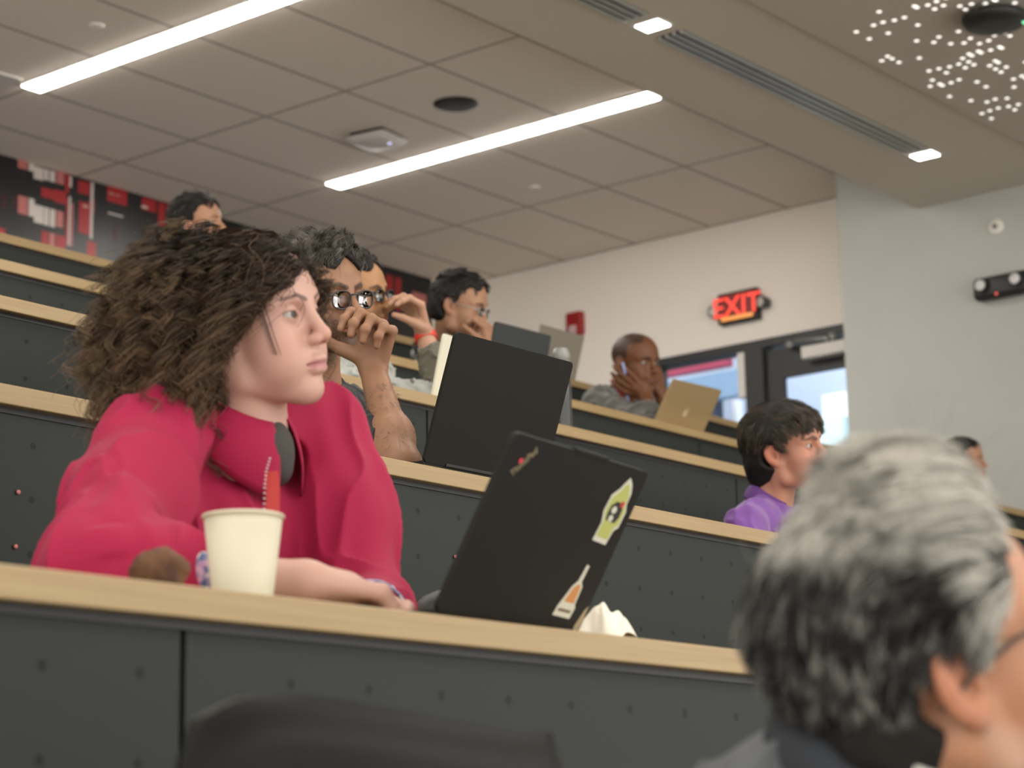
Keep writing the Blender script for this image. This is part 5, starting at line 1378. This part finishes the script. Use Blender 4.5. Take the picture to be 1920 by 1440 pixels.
# --- man with cropped hair holding his cheeks in both hands, fourth desk
h5 = Head(atY(1192, 684, 5.36), vdir(.66, -.06, .74), vdir(.03, 1, 0), 1.07, cap_col=(.018, .012, .010), cap_w=.75, fore=.090, slope=.2, burn=-.02, nape=-.07, brow_col=(.015, .009, .007), lip_col=(.15, .05, .05), blush=(.2, .07, .04), blush_w=.15, nose=.95, lips=1.25, open=.0056, bag=.2, lash=.9)
nb5 = atY(1160, 748, 5.50)
shR5, shL5 = atY(1114, 752, 5.42), atY(1215, 772, 5.66)
elA, wrA = atY(1216, 792, 5.10), atY(1212, 742, 5.16); elB, wrB = atY(1262, 800, 5.30), atY(1240, 742, 5.34)
elA[2] = Z4 + .05; elB[2] = Z4 + .05
hA = Hand(wrA, vdir(-.80, .55, -.10), vdir(.20, .30, -.93), 1, curl=(.15, .3, .25), scale=1.0, spread=.06, thumb_dir=vdir(.15, .95, .1))
hB = Hand(wrB, vdir(-.18, .97, -.05), vdir(-.85, .0, -.50), -1, curl=(.2, .4, .3), scale=1.03, thumb_dir=vdir(-.5, .7, .4))
skin5 = (.17, .068, .031)
P5, _ = person('person', 'man in a grey sweater holding his cheeks in both hands by the gold laptop', h5, skin5, nb5, arms=[dict(sh=shR5, el=elA, wr=wrA, hand=hA, r=(.046, .042, .028)), dict(sh=shL5, el=elB, wr=wrB, hand=hB, r=(.046, .042, .028))], torso=[(nb5 + [0, .03, -.2], .09)], hv=.0032, iris=(.02, .01, .008))
M_gs = mat('sweater_charcoal', (.12, .116, .105), .9, sheen=.3, var=.15, vscale=30)
wear('sweater', torso(nb5, vdir(.66, 0, .74), shR5, shL5, 1.0) + arm_parts(shR5, elA, wrA, .45, (.06, .056, .05)) + arm_parts(shL5, elB, wrB, .35), M_gs, P5, .005, folds=.006, f=30, seed=13, cuts=[(nb5, h5.w((-.02, 0, -.05)), .062)])
ribbon('lanyard', [atY(1146, 712, 5.33), atY(1158, 728, 5.30), atY(1172, 750, 5.27), atY(1183, 775, 5.25), atY(1190, 800, 5.24)], .016, mat('lanyard_crimson', (.30, .02, .025), .6), P5, vdir(0, 0, 1))
ribbon('lanyard', [atY(1170, 722, 5.25), atY(1175, 738, 5.24), atY(1180, 760, 5.23)], .010, mat('lanyard_blue', (.25, .32, .55), .6), P5, vdir(0, 0, 1))
bm = bmesh.new(); add_tube(bm, [atY(1168, 680, 5.10), atY(1172, 702, 5.09)], .0055, 10); tag(bm_obj('pen', bm, mat('pen_blue', (.25, .33, .62), .35), None, True), 'blue pen held between the fingers of the man by the gold laptop', 'pen')

# --- man in a purple shirt, second desk
h6 = Head(atY(1477, 848, 3.22), vdir(.85, .13, .52), vdir(-.10, 1, 0), 1.0, fore=.070, slope=.10, burn=-.018, nape=-.11, brow_col=(.025, .016, .012), brow_w=.0046, bag=.3, blush=(.56, .19, .12), blush_w=.7, nose=1.05, temple_z=.03)
nb6 = atY(1440, 958, 3.30)
shR6, shL6 = atY(1400, 985, 3.20), atY(1530, 1000, 3.55)
P6, _ = person('person', 'young man in a purple shirt with thick dark hair behind the second desk', h6, (.45, .215, .145), nb6, torso=[(nb6 + [0, .03, -.2], .09)], hv=.0023, iris=(.10, .07, .03))
ff6 = lambda X: np.stack([np.where(X[:, 0] > -.01, .75, -.5), X[:, 1] * 3, np.where(X[:, 2] > .09, .12, -.8)], 1)
h6c = short_hair(h6, P6, DARK('hair_darkbrown'), K_br, 700, ff6, lambda r: .034 + .016 * np.clip((r[:, 2] - .03) / .06, 0, 1), thick=.020, per=30, seed=18, stiff=.45, hue=(.30, .22), wob=.05, rad=.0005, spread=.005, vol=[('s', (-.075, 0, -.035), (.048, .07, .075), 1)], lift_n=lambda r: np.stack([0 * r[:, 0], 0 * r[:, 0], .3 * (r[:, 2] > .05)], 1))
g = np.random.default_rng(8); fr6 = []
for i in range(70):
    y0 = g.uniform(-.062, .045); a0 = np.array([.062, y0, .108]); b0 = np.array([.096 - abs(y0) * .35, y0 * 1.05 + .006, .060 + g.normal() * .008 - .012 * (y0 < -.03)])
    c0 = (a0 + b0) / 2 + np.array([.026, 0, .016]); s = np.linspace(0, 1, 10)[:, None]
    for j in range(14): fr6.append(a0 * (1 - s) ** 2 + 2 * c0 * s * (1 - s) + b0 * s ** 2 + g.normal(size=3) * .003)
hair_obj('fringe', h6.wv(np.array(fr6)), .0005, .0003, K_br, h6c, np.clip(g.normal(size=len(fr6)) * .15 + .2, 0, 1))
M_pu = mat('shirt_purple', (.155, .045, .27), .6, sheen=.3, spec=.4)
wear('polo_shirt', torso(nb6, vdir(.85, 0, .52), shR6, shL6, 1.0, .2) + [('e', (shR6 + shL6) / 2 + [0, 0, -.03], (.10, .10, .09))] + arm_parts(shR6, atY(1390, 1120, 3.16), atY(1440, 1200, 3.14), 1.0) + [('c', shL6, shL6 + [.04, -.02, -.25], .058, .052)], M_pu, P6, .004, k=.05, folds=.004, f=22, seed=15, cuts=[(nb6, h6.w((-.02, 0, -.05)), .062)])
collar('shirt_collar', nb6 + unit(h6.w((-.025, 0, -.05)) - nb6) * .022, unit(h6.w((-.025, 0, -.05)) - nb6), vdir(.85, 0, .52), mat('collar_purple', (.10, .028, .18), .7), P6, r=.060, h=.040, leaf=(.045, .07), out=.016, gap=25)

# --- far back left: dark-haired man whose head shows above the curls
h7 = Head(atY(373, 426, 6.5), vdir(.93, .12, .30), vdir(-.08, 1, 0), 1.0, fore=.062, slope=.1, brow_col=(.02, .015, .01))
nb7 = atY(360, 490, 6.6); shR7, shL7 = atY(325, 515, 6.55), atY(400, 515, 6.8)
P7, _ = person('person', 'dark-haired man at the topmost desk whose head shows above the curly hair', h7, (.52, .28, .18), nb7, torso=[(nb7 + [0, .03, -.2], .09)], hv=.004)
short_hair(h7, P7, DARK('hair_black'), K_blk, 300, back_flow, lambda r: .02 + .02 * np.clip((r[:, 2] - .05) / .06, 0, 1), thick=.014, per=14, seed=20, stiff=.72, hue=(.4, .25), wob=.1, rad=.0007, hv=.004)
wear('shirt', torso(nb7, vdir(.93, 0, .3), shR7, shL7), mat('shirt_dark', (.04, .04, .045), .8), P7, .008, folds=.008, cuts=[(nb7, h7.w((-.02, 0, -.05)), .062)])
# --- far right: man half hidden behind the grey hair
h8 = Head(atY(1808, 868, 5.30), vdir(.90, .05, .40), vdir(-.04, 1, 0), 1.0, fore=.072, slope=.15, brow_col=(.03, .02, .015))
nb8 = atY(1785, 925, 5.4); shR8, shL8 = atY(1765, 948, 5.35), atY(1842, 945, 5.55)
P8, _ = person('person', 'man in a grey shirt far right on the fourth desk, half hidden by grey hair', h8, (.50, .26, .16), nb8, torso=[(nb8 + [0, .03, -.2], .09)], hv=.004)
short_hair(h8, P8, DARK('hair_darkbrown'), K_br, 260, back_flow, lambda r: .016 + 0 * r[:, 0], thick=.008, per=14, seed=22, stiff=.7, hue=(.3, .2), wob=.1, rad=.0007, hv=.004)
wear('shirt', torso(nb8, vdir(.9, 0, .4), shR8, shL8), mat('shirt_slate', (.10, .10, .105), .85), P8, .008, folds=.008, cuts=[(nb8, h8.w((-.02, 0, -.05)), .062)])
# ---------------------------------------------------------------- seated lower bodies: hips, thighs and shins down to the tier floor
M_tr = mat('trousers_dark', (.025, .027, .033), .9)
for root, nb, fl, yk in ((Gm, nbg, FLOOR[0], nbg[1] - .30), (Wm, nbw, FLOOR[1], ROW_Y[0] + .20), (P2, nb2, FLOOR[2], ROW_Y[1] + .20), (P3_, nb3, FLOOR[3], ROW_Y[2] + .20), (P4, nb4, FLOOR[4], ROW_Y[3] + .20),
                         (P5, nb5, FLOOR[4], ROW_Y[3] + .20), (P6, nb6, FLOOR[2], ROW_Y[1] + .20), (P7, nb7, FLOOR[5], ROW_Y[4] + .25), (P8, nb8, FLOOR[4], ROW_Y[3] + .20)):
    hp = np.array([nb[0], nb[1] + .06, fl + .58])
    pr = [('e', hp, (.18, .14, .12)), ('e', hp + [0, 0, .16], (.165, .125, .16))]
    for sx in (-.10, .10):
        kn = np.array([nb[0] + sx * 1.1, yk, fl + .50]); ft = np.array([nb[0] + sx * 1.1, yk + .06, fl + .052])
        pr += [('c', hp + [sx, 0, 0], kn, .085, .062), ('c', kn, ft, .060, .045)]
    wear('trousers', pr, M_tr, root, .011, folds=.004, f=20)
# small pink pegs pushed into three holes of the second desk
dk = [o for o in bpy.data.objects if o.name == 'tiered_desk.001'][0]
for x, y in ((853, 1044), (34, 923), (29, 1025)):
    q = atY(x, y, ROW_Y[1] + .0185)
    bm = bmesh.new(); add_lathe(bm, [(0, 0), (.0036, 0), (.0036, .002), (0, .0025)], 12, M=Matrix.Rotation(math.pi / 2, 4, 'X'))
    o = bm_obj('pink_peg', bm, mat('peg_pink', (.50, .16, .15), .5), dk); o.location = (q[0], q[1] - ROW_Y[1], q[2] - FLOOR[1])
# ---------------------------------------------------------------- light
wd = bpy.data.worlds.new('world'); SC.world = wd; wd.use_nodes = True
wd.node_tree.nodes['Background'].inputs['Color'].default_value = (1, .96, .90, 1)
wd.node_tree.nodes['Background'].inputs['Strength'].default_value = 1.25
def area(name, loc, target, sx, sy, power, col=(1, .95, .88)):
    l = bpy.data.lights.new(name, 'AREA'); l.shape = 'RECTANGLE'; l.size = sx; l.size_y = sy; l.energy = power; l.color = col
    o = bpy.data.objects.new(name, l); COL.objects.link(o); o.location = loc
    o.rotation_euler = (Vector(loc) - Vector(target)).to_track_quat('Z', 'Y').to_euler(); return o
# unseen fill lamps added over the stage end and the lower rows, and the hallway daylight
area('stage_fill', (5.5, -1.3, 4.3), (3.5, 3.0, 1.6), 5.0, 1.2, 40)
area('lower_row_fill', (1.0, 2.6, 4.7), (1.0, 2.6, 0), .15, 2.4, 22)
area('lower_row_fill', (3.4, 2.6, 4.7), (3.4, 2.6, 0), .15, 2.4, 22)
area('lower_row_fill', (5.8, 2.6, 4.7), (5.8, 2.6, 0), .15, 2.4, 22)
area('hall_daylight', (13.4, 8.5, 6.3), (15.4, 7.8, 3.4), 1.6, 2, 32, (.95, .97, 1))
SC.view_settings.exposure = .75
# ---------------------------------------------------------------- camera
cd = bpy.data.cameras.new('camera'); co = bpy.data.objects.new('camera', cd); COL.objects.link(co)
cd.sensor_width = 36; cd.sensor_fit = 'HORIZONTAL'; cd.lens = FPX / 1920 * 36
right, upv, back = RW @ np.array([1, 0, 0]), RW @ np.array([0, -1, 0]), RW @ np.array([0, 0, -1])
co.matrix_world = rot_m((right, upv, back), CAM)
cd.clip_start = .05; cd.clip_end = 200
cd.dof.use_dof = True; cd.dof.focus_distance = 4.0; cd.dof.aperture_fstop = 6.2
SC.camera = co
SC.view_settings.view_transform = 'Standard'; SC.view_settings.look = 'None'
SC.view_settings.gamma = 1; SC.view_settings.use_curve_mapping = False
SC.cycles.use_denoising = True
SC.cycles.max_bounces = 8; SC.cycles.sample_clamp_indirect = 6
